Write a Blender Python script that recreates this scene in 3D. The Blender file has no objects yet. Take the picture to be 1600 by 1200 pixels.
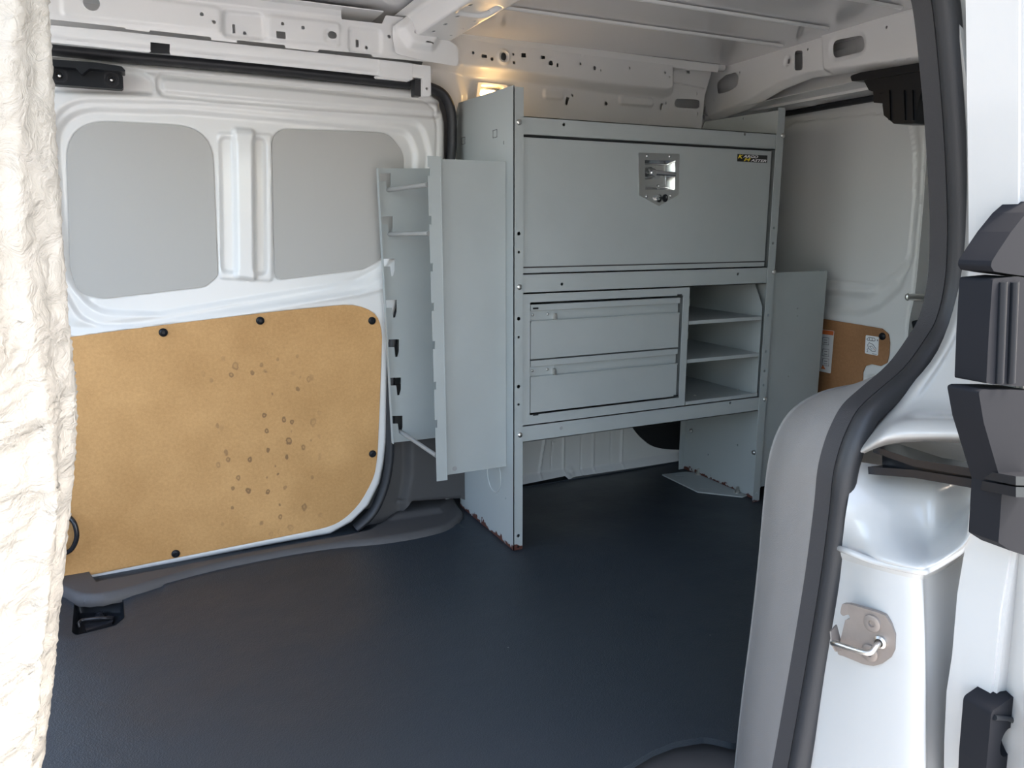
import bpy, bmesh, math, random
import numpy as np
from mathutils import Vector, Matrix
from mathutils.geometry import delaunay_2d_cdt

random.seed(7)
rng = np.random.default_rng(7)
scene = bpy.context.scene
COL = scene.collection

# ------------------------------------------------------------------ camera
# world: X = towards the back of the van, Y = across towards the far side, Z = up, floor mat at z = 0
FPX = 1200.0                                  # focal length in pixels of a 1600 x 1200 frame
TH = math.atan(244 / 1200.0)                  # camera pitched down
PSI = math.radians(63.9)                      # van's long axis lies this far right of the view direction
CH = 0.86                                     # camera height above the mat
cam_d = bpy.data.cameras.new('camera'); cam = bpy.data.objects.new('camera', cam_d); COL.objects.link(cam)
cam_d.sensor_fit = 'HORIZONTAL'; cam_d.sensor_width = 36.0; cam_d.lens = 36.0 * FPX / 1600.0
cam_d.clip_start = 0.02; cam_d.clip_end = 300
_f = Vector((math.cos(PSI) * math.cos(TH), math.sin(PSI) * math.cos(TH), -math.sin(TH)))
_r = Vector((math.sin(PSI), -math.cos(PSI), 0))
_u = _r.cross(_f)
cam.matrix_world = Matrix(((_r.x, _u.x, -_f.x, 0), (_r.y, _u.y, -_f.y, 0), (_r.z, _u.z, -_f.z, CH), (0, 0, 0, 1)))
scene.camera = cam

# ------------------------------------------------------------------ sky, sun, exposure
scene.view_settings.view_transform = 'Standard'
scene.view_settings.look = 'None'
scene.view_settings.gamma = 1.0
scene.view_settings.use_curve_mapping = False
scene.view_settings.exposure = 1.06

SUN_DIR = Vector((-0.55, 0.30, -1.0)).normalized()
world = bpy.data.worlds.new('world'); scene.world = world; world.use_nodes = True
wn = world.node_tree.nodes; wl = world.node_tree.links; wn.clear()
wo = wn.new('ShaderNodeOutputWorld'); wb = wn.new('ShaderNodeBackground'); sk = wn.new('ShaderNodeTexSky')
sk.sky_type = 'NISHITA'; sk.sun_disc = False; sk.sun_elevation = math.asin(-SUN_DIR.z)
sk.sun_rotation = math.atan2(-SUN_DIR.x, -SUN_DIR.y); sk.air_density = 1.0; sk.dust_density = 3.0; sk.ozone_density = 0.6
wb.inputs['Strength'].default_value = 0.65
tint = wn.new('ShaderNodeMix'); tint.data_type = 'RGBA'; tint.blend_type = 'MULTIPLY'; tint.inputs[0].default_value = 1.0
tint.inputs[7].default_value = (1.08, 1.0, 0.89, 1)          # hazy, whiter sky
wl.new(sk.outputs[0], tint.inputs[6]); wl.new(tint.outputs[2], wb.inputs[0]); wl.new(wb.outputs[0], wo.inputs[0])
sd = bpy.data.lights.new('sun', 'SUN'); sd.energy = 3.0; sd.angle = math.radians(0.6); sd.color = (1.0, 0.97, 0.92)
so = bpy.data.objects.new('sun', sd); COL.objects.link(so); so.location = (3, -3, 6)
so.rotation_euler = SUN_DIR.to_track_quat('-Z', 'Y').to_euler()

# ------------------------------------------------------------------ from the photograph's frame to points in the van
def ray(px, py):
    u = px - 800.0; v = py - 600.0
    fwd = FPX * math.cos(TH) - v * math.sin(TH); dn = FPX * math.sin(TH) + v * math.cos(TH)
    c, s = math.cos(PSI), math.sin(PSI)
    return Vector((fwd * c + u * s, fwd * s - u * c, -dn))
def PY(px, py, Y):
    d = ray(px, py); t = Y / d.y; return Vector((d.x * t, Y, CH + d.z * t))
def PX(px, py, X):
    d = ray(px, py); t = X / d.x; return Vector((X, d.y * t, CH + d.z * t))
def PZ(px, py, Z=0.0):
    d = ray(px, py); t = (Z - CH) / d.z; return Vector((d.x * t, d.y * t, Z))
class Fr:
    """a plane with two axes; n points to the side one looks at"""
    def __init__(s, O, U, V):
        s.O = Vector(O); s.U = Vector(U).normalized(); s.V = Vector(V).normalized(); s.N = s.U.cross(s.V)
    def uv(s, px, py):
        d = ray(px, py); o = Vector((0, 0, CH))
        t = (s.O - o).dot(s.N) / d.dot(s.N); P = o + d * t - s.O
        return (P.dot(s.U), P.dot(s.V))
    def poly(s, pts): return [s.uv(*p) for p in pts]
    def pt(s, u, v, h=0.0): return s.O + s.U * u + s.V * v + s.N * h
def FY(Y): return Fr((0, Y, 0), (1, 0, 0), (0, 0, 1))      # faces the camera side (-Y)
def FX(X): return Fr((X, 0, 0), (0, -1, 0), (0, 0, 1))     # faces forward (-X)
def FZ(Z): return Fr((0, 0, Z), (1, 0, 0), (0, 1, 0))      # faces up
def FC(Z): return Fr((0, 0, Z), (1, 0, 0), (0, -1, 0))     # faces down

# ------------------------------------------------------------------ materials
MATS = {}
def nd(t, kind, **kw):
    n = t.nodes.new(kind)
    for k, v in kw.items():
        if k in n.inputs: n.inputs[k].default_value = v
        else: setattr(n, k, v)
    return n
def mat(name, col, rough=0.5, metal=0.0, var=0.0, vscale=6.0, bump=0.0, bscale=300.0, coat=0.0, spec=0.5, detail=4.0):
    m = bpy.data.materials.new(name); m.use_nodes = True; t = m.node_tree; L = t.links
    b = t.nodes['Principled BSDF']
    b.inputs['Base Color'].default_value = (*col, 1); b.inputs['Roughness'].default_value = rough
    b.inputs['Metallic'].default_value = metal; b.inputs['Coat Weight'].default_value = coat
    b.inputs['Coat Roughness'].default_value = 0.08; b.inputs['Specular IOR Level'].default_value = spec
    geo = nd(t, 'ShaderNodeNewGeometry')
    if var > 0:
        n = nd(t, 'ShaderNodeTexNoise', Scale=vscale, Detail=6.0, Roughness=0.6)
        L.new(geo.outputs['Position'], n.inputs['Vector'])
        r = nd(t, 'ShaderNodeMapRange'); r.inputs['From Min'].default_value = 0.3; r.inputs['From Max'].default_value = 0.7
        r.inputs['To Min'].default_value = 1 - var; r.inputs['To Max'].default_value = 1 + var
        L.new(n.outputs[0], r.inputs[0])
        mx = nd(t, 'ShaderNodeMix', data_type='RGBA', blend_type='MULTIPLY'); mx.inputs[0].default_value = 1
        mx.inputs[6].default_value = (*col, 1); L.new(r.outputs[0], mx.inputs[7]); L.new(mx.outputs[2], b.inputs['Base Color'])
        r2 = nd(t, 'ShaderNodeMapRange'); r2.inputs['To Min'].default_value = max(0.02, rough * 0.85); r2.inputs['To Max'].default_value = min(1, rough * 1.15)
        L.new(n.outputs[0], r2.inputs[0]); L.new(r2.outputs[0], b.inputs['Roughness'])
    if bump > 0:
        n2 = nd(t, 'ShaderNodeTexNoise', Scale=bscale, Detail=detail)
        L.new(geo.outputs['Position'], n2.inputs['Vector'])
        bp = nd(t, 'ShaderNodeBump', Strength=bump, Distance=0.002)
        L.new(n2.outputs[0], bp.inputs['Height']); L.new(bp.outputs[0], b.inputs['Normal'])
    MATS[name] = m
    return m
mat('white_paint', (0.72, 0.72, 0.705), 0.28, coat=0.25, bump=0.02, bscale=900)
mat('white_matt', (0.74, 0.74, 0.73), 0.42)
mat('ceiling_paint', (0.70, 0.70, 0.70), 0.16, coat=0.5)
mat('white_dimmed', (0.45, 0.45, 0.44), 0.25, coat=0.5)  # same body white with the colour darkened, so the daylit jamb keeps detail
mat('blank_paint', (0.41, 0.405, 0.385), 0.5)
mat('cabinet_grey', (0.362, 0.392, 0.39), 0.42, var=0.04, vscale=5, bump=0.12, bscale=700)
mat('grey_rod', (0.30, 0.305, 0.30), 0.4, var=0.05)
mat('trim_dark', (0.062, 0.060, 0.061), 0.55, var=0.05, bump=0.25, bscale=900)
mat('trim_grey', (0.235, 0.225, 0.218), 0.6, var=0.04, vscale=20, bump=0.4, bscale=800)
mat('rubber', (0.020, 0.021, 0.024), 0.5, var=0.05, bump=0.1, bscale=900)
mat('rubber_lip', (0.027, 0.026, 0.028), 0.65, bump=0.3, bscale=900)
mat('black_plastic', (0.010, 0.012, 0.015), 0.34, var=0.1, spec=0.22)
mat('black_gloss', (0.016, 0.017, 0.020), 0.22)
mat('black_matt', (0.010, 0.011, 0.013), 0.7)
mat('black_shell', (0.010, 0.011, 0.014), 0.75, spec=0.15)
mat('chrome', (0.62, 0.63, 0.63), 0.22, metal=1.0)
mat('zinc', (0.62, 0.61, 0.58), 0.32, metal=1.0)
mat('dull_steel', (0.27, 0.24, 0.22), 0.42, metal=0.6, var=0.06, vscale=60)
mat('decal_black', (0.012, 0.012, 0.012), 0.4)
mat('decal_white', (0.8, 0.8, 0.8), 0.4)
mat('decal_yellow', (0.85, 0.68, 0.06), 0.4)
mat('decal_orange', (0.75, 0.18, 0.05), 0.5)
mat('decal_grey', (0.10, 0.10, 0.11), 0.5)
mat('plug_yellow', (0.72, 0.48, 0.02), 0.35)
mat('concrete', (0.34, 0.332, 0.322), 0.9, var=0.1, vscale=2)
mat('lamp_shell', (0.75, 0.74, 0.72), 0.2)

def mat_mat():          # grained rubber mat
    m = mat('rubber_mat', (0.026, 0.030, 0.035), 0.42, bump=0.0); t = m.node_tree; L = t.links; b = t.nodes['Principled BSDF']
    geo = nd(t, 'ShaderNodeNewGeometry')
    v = nd(t, 'ShaderNodeTexVoronoi', Scale=330.0); L.new(geo.outputs['Position'], v.inputs['Vector'])
    n = nd(t, 'ShaderNodeTexNoise', Scale=3.0, Detail=7.0); L.new(geo.outputs['Position'], n.inputs['Vector'])
    n3 = nd(t, 'ShaderNodeTexNoise', Scale=12.0, Detail=3.0); L.new(geo.outputs['Position'], n3.inputs['Vector'])
    bp = nd(t, 'ShaderNodeBump', Strength=0.35, Distance=0.0012); L.new(v.outputs['Distance'], bp.inputs['Height'])
    bp2 = nd(t, 'ShaderNodeBump', Strength=0.35, Distance=0.006); L.new(n3.outputs[0], bp2.inputs['Height']); L.new(bp.outputs[0], bp2.inputs['Normal'])
    L.new(bp2.outputs[0], b.inputs['Normal'])
    r = nd(t, 'ShaderNodeMapRange'); r.inputs[1].default_value = .3; r.inputs[2].default_value = .7; r.inputs[3].default_value = .36; r.inputs[4].default_value = .52
    L.new(n.outputs[0], r.inputs[0]); L.new(r.outputs[0], b.inputs['Roughness'])
    # scattered crumbs and scuffs
    s = nd(t, 'ShaderNodeTexVoronoi', Scale=17.0); L.new(geo.outputs['Position'], s.inputs['Vector'])
    lt = nd(t, 'ShaderNodeMath', operation='LESS_THAN'); lt.inputs[1].default_value = 0.028; L.new(s.outputs['Distance'], lt.inputs[0])
    sp = nd(t, 'ShaderNodeSeparateColor'); L.new(s.outputs['Color'], sp.inputs[0])
    gt = nd(t, 'ShaderNodeMath', operation='GREATER_THAN'); gt.inputs[1].default_value = 0.80; L.new(sp.outputs[0], gt.inputs[0])
    mu = nd(t, 'ShaderNodeMath', operation='MULTIPLY'); L.new(lt.outputs[0], mu.inputs[0]); L.new(gt.outputs[0], mu.inputs[1])
    mx = nd(t, 'ShaderNodeMix', data_type='RGBA'); mx.inputs[6].default_value = (0.020, 0.027, 0.035, 1); mx.inputs[7].default_value = (0.25, 0.25, 0.24, 1)
    L.new(mu.outputs[0], mx.inputs[0]); L.new(mx.outputs[2], b.inputs['Base Color'])
mat_mat()

def mat_board(name, c0, c1, stains=True):
    m = mat(name, c0, 0.62); t = m.node_tree; L = t.links; b = t.nodes['Principled BSDF']
    geo = nd(t, 'ShaderNodeNewGeometry'); P = geo.outputs['Position']
    n = nd(t, 'ShaderNodeTexNoise', Scale=130.0, Detail=8.0, Roughness=0.75); L.new(P, n.inputs['Vector'])
    n2 = nd(t, 'ShaderNodeTexNoise', Scale=7.0, Detail=5.0); L.new(P, n2.inputs['Vector'])
    ad = nd(t, 'ShaderNodeMath', operation='ADD'); L.new(n.outputs[0], ad.inputs[0]); L.new(n2.outputs[0], ad.inputs[1])
    r = nd(t, 'ShaderNodeMapRange'); r.inputs[1].default_value = .7; r.inputs[2].default_value = 1.3; L.new(ad.outputs[0], r.inputs[0])
    mx = nd(t, 'ShaderNodeMix', data_type='RGBA'); mx.inputs[6].default_value = (*c0, 1); mx.inputs[7].default_value = (*c1, 1); L.new(r.outputs[0], mx.inputs[0])
    out = mx.outputs[2]
    if stains:
        sx = nd(t, 'ShaderNodeSeparateXYZ'); L.new(P, sx.inputs[0])
        def gate(o, a, bb, w):       # 1 between a and bb, soft w
            lo = nd(t, 'ShaderNodeMapRange', interpolation_type='SMOOTHSTEP'); lo.inputs[1].default_value = a - w; lo.inputs[2].default_value = a + w; L.new(o, lo.inputs[0])
            hi = nd(t, 'ShaderNodeMapRange', interpolation_type='SMOOTHSTEP'); hi.inputs[1].default_value = bb - w; hi.inputs[2].default_value = bb + w; hi.inputs[3].default_value = 1; hi.inputs[4].default_value = 0; L.new(o, hi.inputs[0])
            mm = nd(t, 'ShaderNodeMath', operation='MULTIPLY'); L.new(lo.outputs[0], mm.inputs[0]); L.new(hi.outputs[0], mm.inputs[1]); return mm.outputs[0]
        g1 = gate(sx.outputs[0], 0.16, 0.40, 0.06); g2 = gate(sx.outputs[2], 0.06, 0.52, 0.06)
        g = nd(t, 'ShaderNodeMath', operation='MULTIPLY'); L.new(g1, g.inputs[0]); L.new(g2, g.inputs[1])
        mp = nd(t, 'ShaderNodeMapping'); mp.inputs['Scale'].default_value = (1.0, 0.02, 0.7); L.new(P, mp.inputs[0])
        tot = None
        for sc, ro, ri, th in ((26.0, .22, .11, .50), (42.0, .24, .10, .55)):
            v = nd(t, 'ShaderNodeTexVoronoi', Scale=sc); L.new(mp.outputs[0], v.inputs['Vector'])
            w = nd(t, 'ShaderNodeTexNoise', Scale=90.0, Detail=2.0); L.new(P, w.inputs['Vector'])
            wd = nd(t, 'ShaderNodeMath', operation='MULTIPLY_ADD'); wd.inputs[1].default_value = .26; L.new(w.outputs[0], wd.inputs[0]); L.new(v.outputs['Distance'], wd.inputs[2])
            ring = gate(wd.outputs[0], ri + .12, ro + .12, .03)
            fill = gate(wd.outputs[0], -1, ro + .11, .04)
            sc_ = nd(t, 'ShaderNodeSeparateColor'); L.new(v.outputs['Color'], sc_.inputs[0])
            pick = gate(sc_.outputs[0], th, 2, .08)
            f3 = nd(t, 'ShaderNodeMath', operation='MULTIPLY_ADD'); f3.inputs[1].default_value = .55; L.new(fill, f3.inputs[0]); L.new(ring, f3.inputs[2])
            q = nd(t, 'ShaderNodeMath', operation='MULTIPLY'); L.new(f3.outputs[0], q.inputs[0]); L.new(pick, q.inputs[1])
            if tot is None: tot = q.outputs[0]
            else:
                s_ = nd(t, 'ShaderNodeMath', operation='MAXIMUM'); L.new(tot, s_.inputs[0]); L.new(q.outputs[0], s_.inputs[1]); tot = s_.outputs[0]
        k = nd(t, 'ShaderNodeMath', operation='MULTIPLY'); L.new(tot, k.inputs[0]); L.new(g.outputs[0], k.inputs[1])
        k2 = nd(t, 'ShaderNodeMath', operation='MULTIPLY'); k2.inputs[1].default_value = .55; k2.use_clamp = True; L.new(k.outputs[0], k2.inputs[0])
        m2 = nd(t, 'ShaderNodeMix', data_type='RGBA'); m2.inputs[7].default_value = (0.19, 0.10, 0.04, 1); L.new(out, m2.inputs[6]); L.new(k2.outputs[0], m2.inputs[0]); out = m2.outputs[2]
    L.new(out, b.inputs['Base Color'])
    bp = nd(t, 'ShaderNodeBump', Strength=0.12, Distance=0.001); L.new(n.outputs[0], bp.inputs['Height']); L.new(bp.outputs[0], b.inputs['Normal'])
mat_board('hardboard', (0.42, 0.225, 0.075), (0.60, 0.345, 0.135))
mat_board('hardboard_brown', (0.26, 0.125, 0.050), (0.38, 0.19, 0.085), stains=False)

def mat_rusty():        # grey enamel whose lowest edge has chipped and rusted
    m = mat('cabinet_rusty', (0.362, 0.392, 0.39), 0.42, bump=0.12, bscale=700); t = m.node_tree; L = t.links; b = t.nodes['Principled BSDF']
    geo = nd(t, 'ShaderNodeNewGeometry'); sx = nd(t, 'ShaderNodeSeparateXYZ'); L.new(geo.outputs['Position'], sx.inputs[0])
    n = nd(t, 'ShaderNodeTexNoise', Scale=38.0, Detail=6.0, Roughness=.7); L.new(geo.outputs['Position'], n.inputs['Vector'])
    a = nd(t, 'ShaderNodeMath', operation='MULTIPLY_ADD'); a.inputs[1].default_value = 0.075; a.inputs[2].default_value = -0.026; L.new(n.outputs[0], a.inputs[0])
    lt = nd(t, 'ShaderNodeMath', operation='LESS_THAN'); L.new(sx.outputs[2], lt.inputs[0]); L.new(a.outputs[0], lt.inputs[1])
    n2 = nd(t, 'ShaderNodeTexNoise', Scale=5.0, Detail=6.0); L.new(geo.outputs['Position'], n2.inputs['Vector'])
    r = nd(t, 'ShaderNodeMix', data_type='RGBA'); r.inputs[6].default_value = (0.352, 0.382, 0.38, 1); r.inputs[7].default_value = (0.372, 0.402, 0.40, 1); L.new(n2.outputs[0], r.inputs[0])
    mx = nd(t, 'ShaderNodeMix', data_type='RGBA'); mx.inputs[7].default_value = (0.075, 0.022, 0.014, 1); L.new(r.outputs[2], mx.inputs[6]); L.new(lt.outputs[0], mx.inputs[0]); L.new(mx.outputs[2], b.inputs['Base Color'])
    rr = nd(t, 'ShaderNodeMapRange'); rr.inputs[3].default_value = .42; rr.inputs[4].default_value = .9; L.new(lt.outputs[0], rr.inputs[0]); L.new(rr.outputs[0], b.inputs['Roughness'])
mat_rusty()

def mat_partition():
    m = mat('partition_skin', (0.31, 0.30, 0.27), 0.75); t = m.node_tree; L = t.links; b = t.nodes['Principled BSDF']
    geo = nd(t, 'ShaderNodeNewGeometry'); P = geo.outputs['Position']
    n = nd(t, 'ShaderNodeTexNoise', Scale=45.0, Detail=5.0, Roughness=.6, Distortion=1.2); L.new(P, n.inputs['Vector'])
    v = nd(t, 'ShaderNodeTexVoronoi', Scale=38.0, feature='SMOOTH_F1'); L.new(P, v.inputs['Vector'])
    ad = nd(t, 'ShaderNodeMath', operation='ADD'); L.new(n.outputs[0], ad.inputs[0]); L.new(v.outputs['Distance'], ad.inputs[1])
    bp = nd(t, 'ShaderNodeBump', Strength=0.85, Distance=0.007); L.new(ad.outputs[0], bp.inputs['Height']); L.new(bp.outputs[0], b.inputs['Normal'])
    n2 = nd(t, 'ShaderNodeTexNoise', Scale=14.0, Detail=8.0, Roughness=.7); L.new(P, n2.inputs['Vector'])
    r = nd(t, 'ShaderNodeMapRange'); r.inputs[1].default_value = .66; r.inputs[2].default_value = .74; L.new(n2.outputs[0], r.inputs[0])
    mx = nd(t, 'ShaderNodeMix', data_type='RGBA'); mx.inputs[6].default_value = (0.31, 0.30, 0.27, 1); mx.inputs[7].default_value = (0.20, 0.17, 0.12, 1)
    L.new(r.outputs[0], mx.inputs[0]); L.new(mx.outputs[2], b.inputs['Base Color'])
mat_partition()
def mat_bulb():
    m = bpy.data.materials.new('lamp_glow'); m.use_nodes = True; b = m.node_tree.nodes['Principled BSDF']
    b.inputs['Base Color'].default_value = (1, .8, .5, 1); b.inputs['Emission Color'].default_value = (1.0, 0.55, 0.16, 1); b.inputs['Emission Strength'].default_value = 14
    MATS['lamp_glow'] = m
    m = bpy.data.materials.new('lamp_lens'); m.use_nodes = True; b = m.node_tree.nodes['Principled BSDF']
    b.inputs['Base Color'].default_value = (1, .93, .82, 1); b.inputs['Roughness'].default_value = .12; b.inputs['Transmission Weight'].default_value = 1.0
    MATS['lamp_lens'] = m
mat_bulb()

# ------------------------------------------------------------------ object helpers
WORLD = {}                                     # object name -> world location of its origin (nothing is rotated or scaled)
def link(o, parent, loc):
    COL.objects.link(o); loc = Vector(loc)
    if parent is not None:
        o.parent = parent; o.location = loc - WORLD[parent.name]
    else: o.location = loc
    WORLD[o.name] = loc
    return o
def thing(name, loc, label, cat, group=None):
    o = bpy.data.objects.new(name, None); o.empty_display_size = 0.05
    link(o, None, loc); return tag(o, label, cat, group)
def tag(o, label=None, cat=None, group=None, kind=None):
    if label: o['label'] = label
    if cat: o['category'] = cat
    if group: o['group'] = group
    if kind: o['kind'] = kind
    return o
def obj(name, me, material, parent=None, smooth=None):
    """me: bmesh or (verts, faces) in world coordinates -> ONE mesh object with its origin in its middle"""
    if isinstance(me, bmesh.types.BMesh):
        m = bpy.data.meshes.new(name); bmesh.ops.recalc_face_normals(me, faces=me.faces); me.to_mesh(m); me.free()
    else:
        m = bpy.data.meshes.new(name); v, fcs = me
        m.from_pydata([tuple(p) for p in v], [], [tuple(int(i) for i in q) for q in fcs]); m.update()
    n = len(m.vertices); co = np.empty(n * 3); m.vertices.foreach_get('co', co); co = co.reshape(-1, 3)
    c = (co.min(0) + co.max(0)) / 2; co -= c; m.vertices.foreach_set('co', co.ravel()); m.update()
    mats = material if isinstance(material, (list, tuple)) else [material]
    for k in mats: m.materials.append(MATS[k])
    if smooth:
        m.polygons.foreach_set('use_smooth', [True] * len(m.polygons)); m.set_sharp_from_angle(angle=math.radians(smooth))
    o = bpy.data.objects.new(name, m)
    return link(o, parent, c)
def struct(name, me, material, label, smooth=None):
    o = obj(name, me, material, None, smooth); return tag(o, label, None, None, 'structure')

# ------------------------------------------------------------------ shapes
def bm_box(x0, x1, y0, y1, z0, z1, bev=0.0, seg=2, bm=None):
    b2 = bmesh.new(); bmesh.ops.create_cube(b2, size=1)
    for v in b2.verts: v.co = Vector(((x0 + x1) / 2 + v.co.x * (x1 - x0), (y0 + y1) / 2 + v.co.y * (y1 - y0), (z0 + z1) / 2 + v.co.z * (z1 - z0)))
    if bev > 0: bmesh.ops.bevel(b2, geom=b2.edges[:], offset=bev, segments=seg, profile=0.7, affect='EDGES')
    if bm is None: return b2
    t = bpy.data.meshes.new('t'); b2.to_mesh(t); b2.free(); bm.from_mesh(t); bpy.data.meshes.remove(t); return bm
def join(*bms):
    out = bmesh.new()
    for b in bms:
        t = bpy.data.meshes.new('t'); bmesh.ops.recalc_face_normals(b, faces=b.faces); b.to_mesh(t); b.free(); out.from_mesh(t); bpy.data.meshes.remove(t)
    return out
def fillet(pts, r, n=6):
    """round the corners of a closed polygon; r a number or one per corner"""
    out = []; k = len(pts)
    for i in range(k):
        p = np.array(pts[i], float); a = np.array(pts[i - 1], float); b = np.array(pts[(i + 1) % k], float)
        ri = r[i] if isinstance(r, (list, tuple)) else r
        da = a - p; db = b - p; la = np.linalg.norm(da); lb = np.linalg.norm(db)
        if ri <= 0 or la < 1e-9 or lb < 1e-9: out.append(tuple(p)); continue
        da /= la; db /= lb; ang = math.acos(max(-1, min(1, float(da @ db))))
        if ang > 3.10: out.append(tuple(p)); continue
        d = min(ri / math.tan(ang / 2), 0.48 * la, 0.48 * lb)
        for j in range(n + 1):
            t = j / n; q = (1 - t) ** 2 * (p + da * d) + 2 * t * (1 - t) * p + t * t * (p + db * d); out.append(tuple(q))
    return out
def circ(c, r, n=16, ry=None, rot=0.0):
    ry = ry or r; cr, sr = math.cos(rot), math.sin(rot)
    return [(c[0] + r * math.cos(a) * cr - ry * math.sin(a) * sr, c[1] + r * math.cos(a) * sr + ry * math.sin(a) * cr) for a in [2 * math.pi * i / n for i in range(n)]]
def rect(c, w, h, r=0.0, rot=0.0):
    p = [(-w / 2, -h / 2), (w / 2, -h / 2), (w / 2, h / 2), (-w / 2, h / 2)]
    if r > 0: p = fillet(p, r, 5)
    cr, sr = math.cos(rot), math.sin(rot)
    return [(c[0] + x * cr - y * sr, c[1] + x * sr + y * cr) for x, y in p]
def bm_plate(fr, out, thick, holes=(), h0=0.0, bev=0.0):
    """flat plate with holes: front face at height h0 of the frame, going back by thick"""
    loops = [list(out)] + [list(h) for h in holes]
    co = []; edges = []
    for lp in loops:
        n0 = len(co); co += [Vector(p) for p in lp]; edges += [(n0 + i, n0 + (i + 1) % len(lp)) for i in range(len(lp))]
    vs, es, fs, *_ = delaunay_2d_cdt(co, edges, [], 0, 1e-7)
    cc = np.array([np.mean([vs[i] for i in q_], axis=0) for q_ in fs]); ok = sd_poly(cc[:, 0], cc[:, 1], out) < 0
    for h_ in holes: ok &= sd_poly(cc[:, 0], cc[:, 1], h_) > 0
    fs = [q_ for q_, k_ok in zip(fs, ok) if k_ok]
    bm = bmesh.new()
    a = [bm.verts.new(fr.pt(p.x, p.y, h0)) for p in vs]; b = [bm.verts.new(fr.pt(p.x, p.y, h0 - thick)) for p in vs]
    cnt = {}
    for q in fs:
        q = list(q)
        bm.faces.new([a[i] for i in q]); bm.faces.new([b[i] for i in reversed(q)])
        for i in range(len(q)):
            e = (q[i], q[(i + 1) % len(q)]); cnt[e] = cnt.get(e, 0) + 1
    for (i, j) in cnt:
        if (j, i) not in cnt: bm.faces.new([a[j], a[i], b[i], b[j]])
    if bev > 0:
        bm.normal_update()
        ed = [e for e in bm.edges if len(e.link_faces) == 2 and e.calc_face_angle(0) > 1.0 and all(abs(abs((v.co - fr.O).dot(fr.N) - h0)) < 1e-6 for v in e.verts)]
        bmesh.ops.bevel(bm, geom=ed, offset=bev, segments=2, affect='EDGES', clamp_overlap=True)
    return bm
def frame_axes(pts, closed=False, up=None):
    P = [Vector(p) for p in pts]; n = len(P); T = []
    for i in range(n):
        a = P[i - 1] if (i > 0 or closed) else P[i]; b = P[(i + 1) % n] if (i < n - 1 or closed) else P[i]
        T.append((b - a).normalized())
    return P, T
def bm_sweep(pts, prof, up, closed=False, cap=True):
    """sweep a profile [(side, up)] along points; up is kept as the profile's second axis"""
    P, T = frame_axes(pts, closed); bm = bmesh.new(); rings = []
    for p, t in zip(P, T):
        U = Vector(up); U = (U - t * U.dot(t)).normalized(); S = t.cross(U)
        rings.append([bm.verts.new(p + S * a + U * b) for a, b in prof])
    m = len(prof); n = len(rings)
    for i in range(n if closed else n - 1):
        A = rings[i]; B = rings[(i + 1) % n]
        for j in range(m): bm.faces.new([A[j], A[(j + 1) % m], B[(j + 1) % m], B[j]])
    if cap and not closed: bm.faces.new(list(reversed(rings[0]))); bm.faces.new(rings[-1])
    return bm
def bm_tube(pts, r, n=10, closed=False):
    P, T = frame_axes(pts, closed); bm = bmesh.new(); rings = []
    ref = Vector((0, 0, 1)) if abs(T[0].z) < 0.9 else Vector((1, 0, 0))
    U = (ref - T[0] * ref.dot(T[0])).normalized()
    for i, (p, t) in enumerate(zip(P, T)):
        U = (U - t * U.dot(t)).normalized(); S = t.cross(U); rr = r[i] if isinstance(r, (list, tuple)) else r
        rings.append([bm.verts.new(p + (U * math.cos(a) + S * math.sin(a)) * rr) for a in [2 * math.pi * j / n for j in range(n)]])
    k = len(rings)
    for i in range(k if closed else k - 1):
        A = rings[i]; B = rings[(i + 1) % k]
        for j in range(n): bm.faces.new([A[j], A[(j + 1) % n], B[(j + 1) % n], B[j]])
    if not closed: bm.faces.new(list(reversed(rings[0]))); bm.faces.new(rings[-1])
    return bm
def spline(pts, n=8, closed=False):
    P = [np.array(p, float) for p in pts]; k = len(P); out = []
    for i in range(k if closed else k - 1):
        if closed: a, b, c, d = P[i - 1], P[i], P[(i + 1) % k], P[(i + 2) % k]
        else: a, b, c, d = P[max(i - 1, 0)], P[i], P[i + 1], P[min(i + 2, k - 1)]
        for j in range(n):
            t = j / n; out.append(tuple(0.5 * ((2 * b) + (c - a) * t + (2 * a - 5 * b + 4 * c - d) * t * t + (3 * b - a - 3 * c + d) * t ** 3)))
    if not closed: out.append(tuple(P[-1]))
    return out
def bm_lathe(c, axis, prof, n=14):
    """prof: [(radius, height along axis)]"""
    ax = Vector(axis).normalized(); ref = Vector((0, 0, 1)) if abs(ax.z) < .9 else Vector((1, 0, 0)); U = ax.cross(ref).normalized(); V = ax.cross(U)
    bm = bmesh.new(); rings = []
    for r, h in prof:
        if r < 1e-6: rings.append([bm.verts.new(Vector(c) + ax * h)])
        else: rings.append([bm.verts.new(Vector(c) + ax * h + (U * math.cos(2 * math.pi * j / n) + V * math.sin(2 * math.pi * j / n)) * r) for j in range(n)])
    for A, B in zip(rings, rings[1:]):
        for j in range(n):
            q = [A[j % len(A)], A[(j + 1) % len(A)], B[(j + 1) % len(B)], B[j % len(B)]]
            q2 = []
            for v in q:
                if v not in q2: q2.append(v)
            if len(q2) > 2: bm.faces.new(q2)
    return bm
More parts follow.
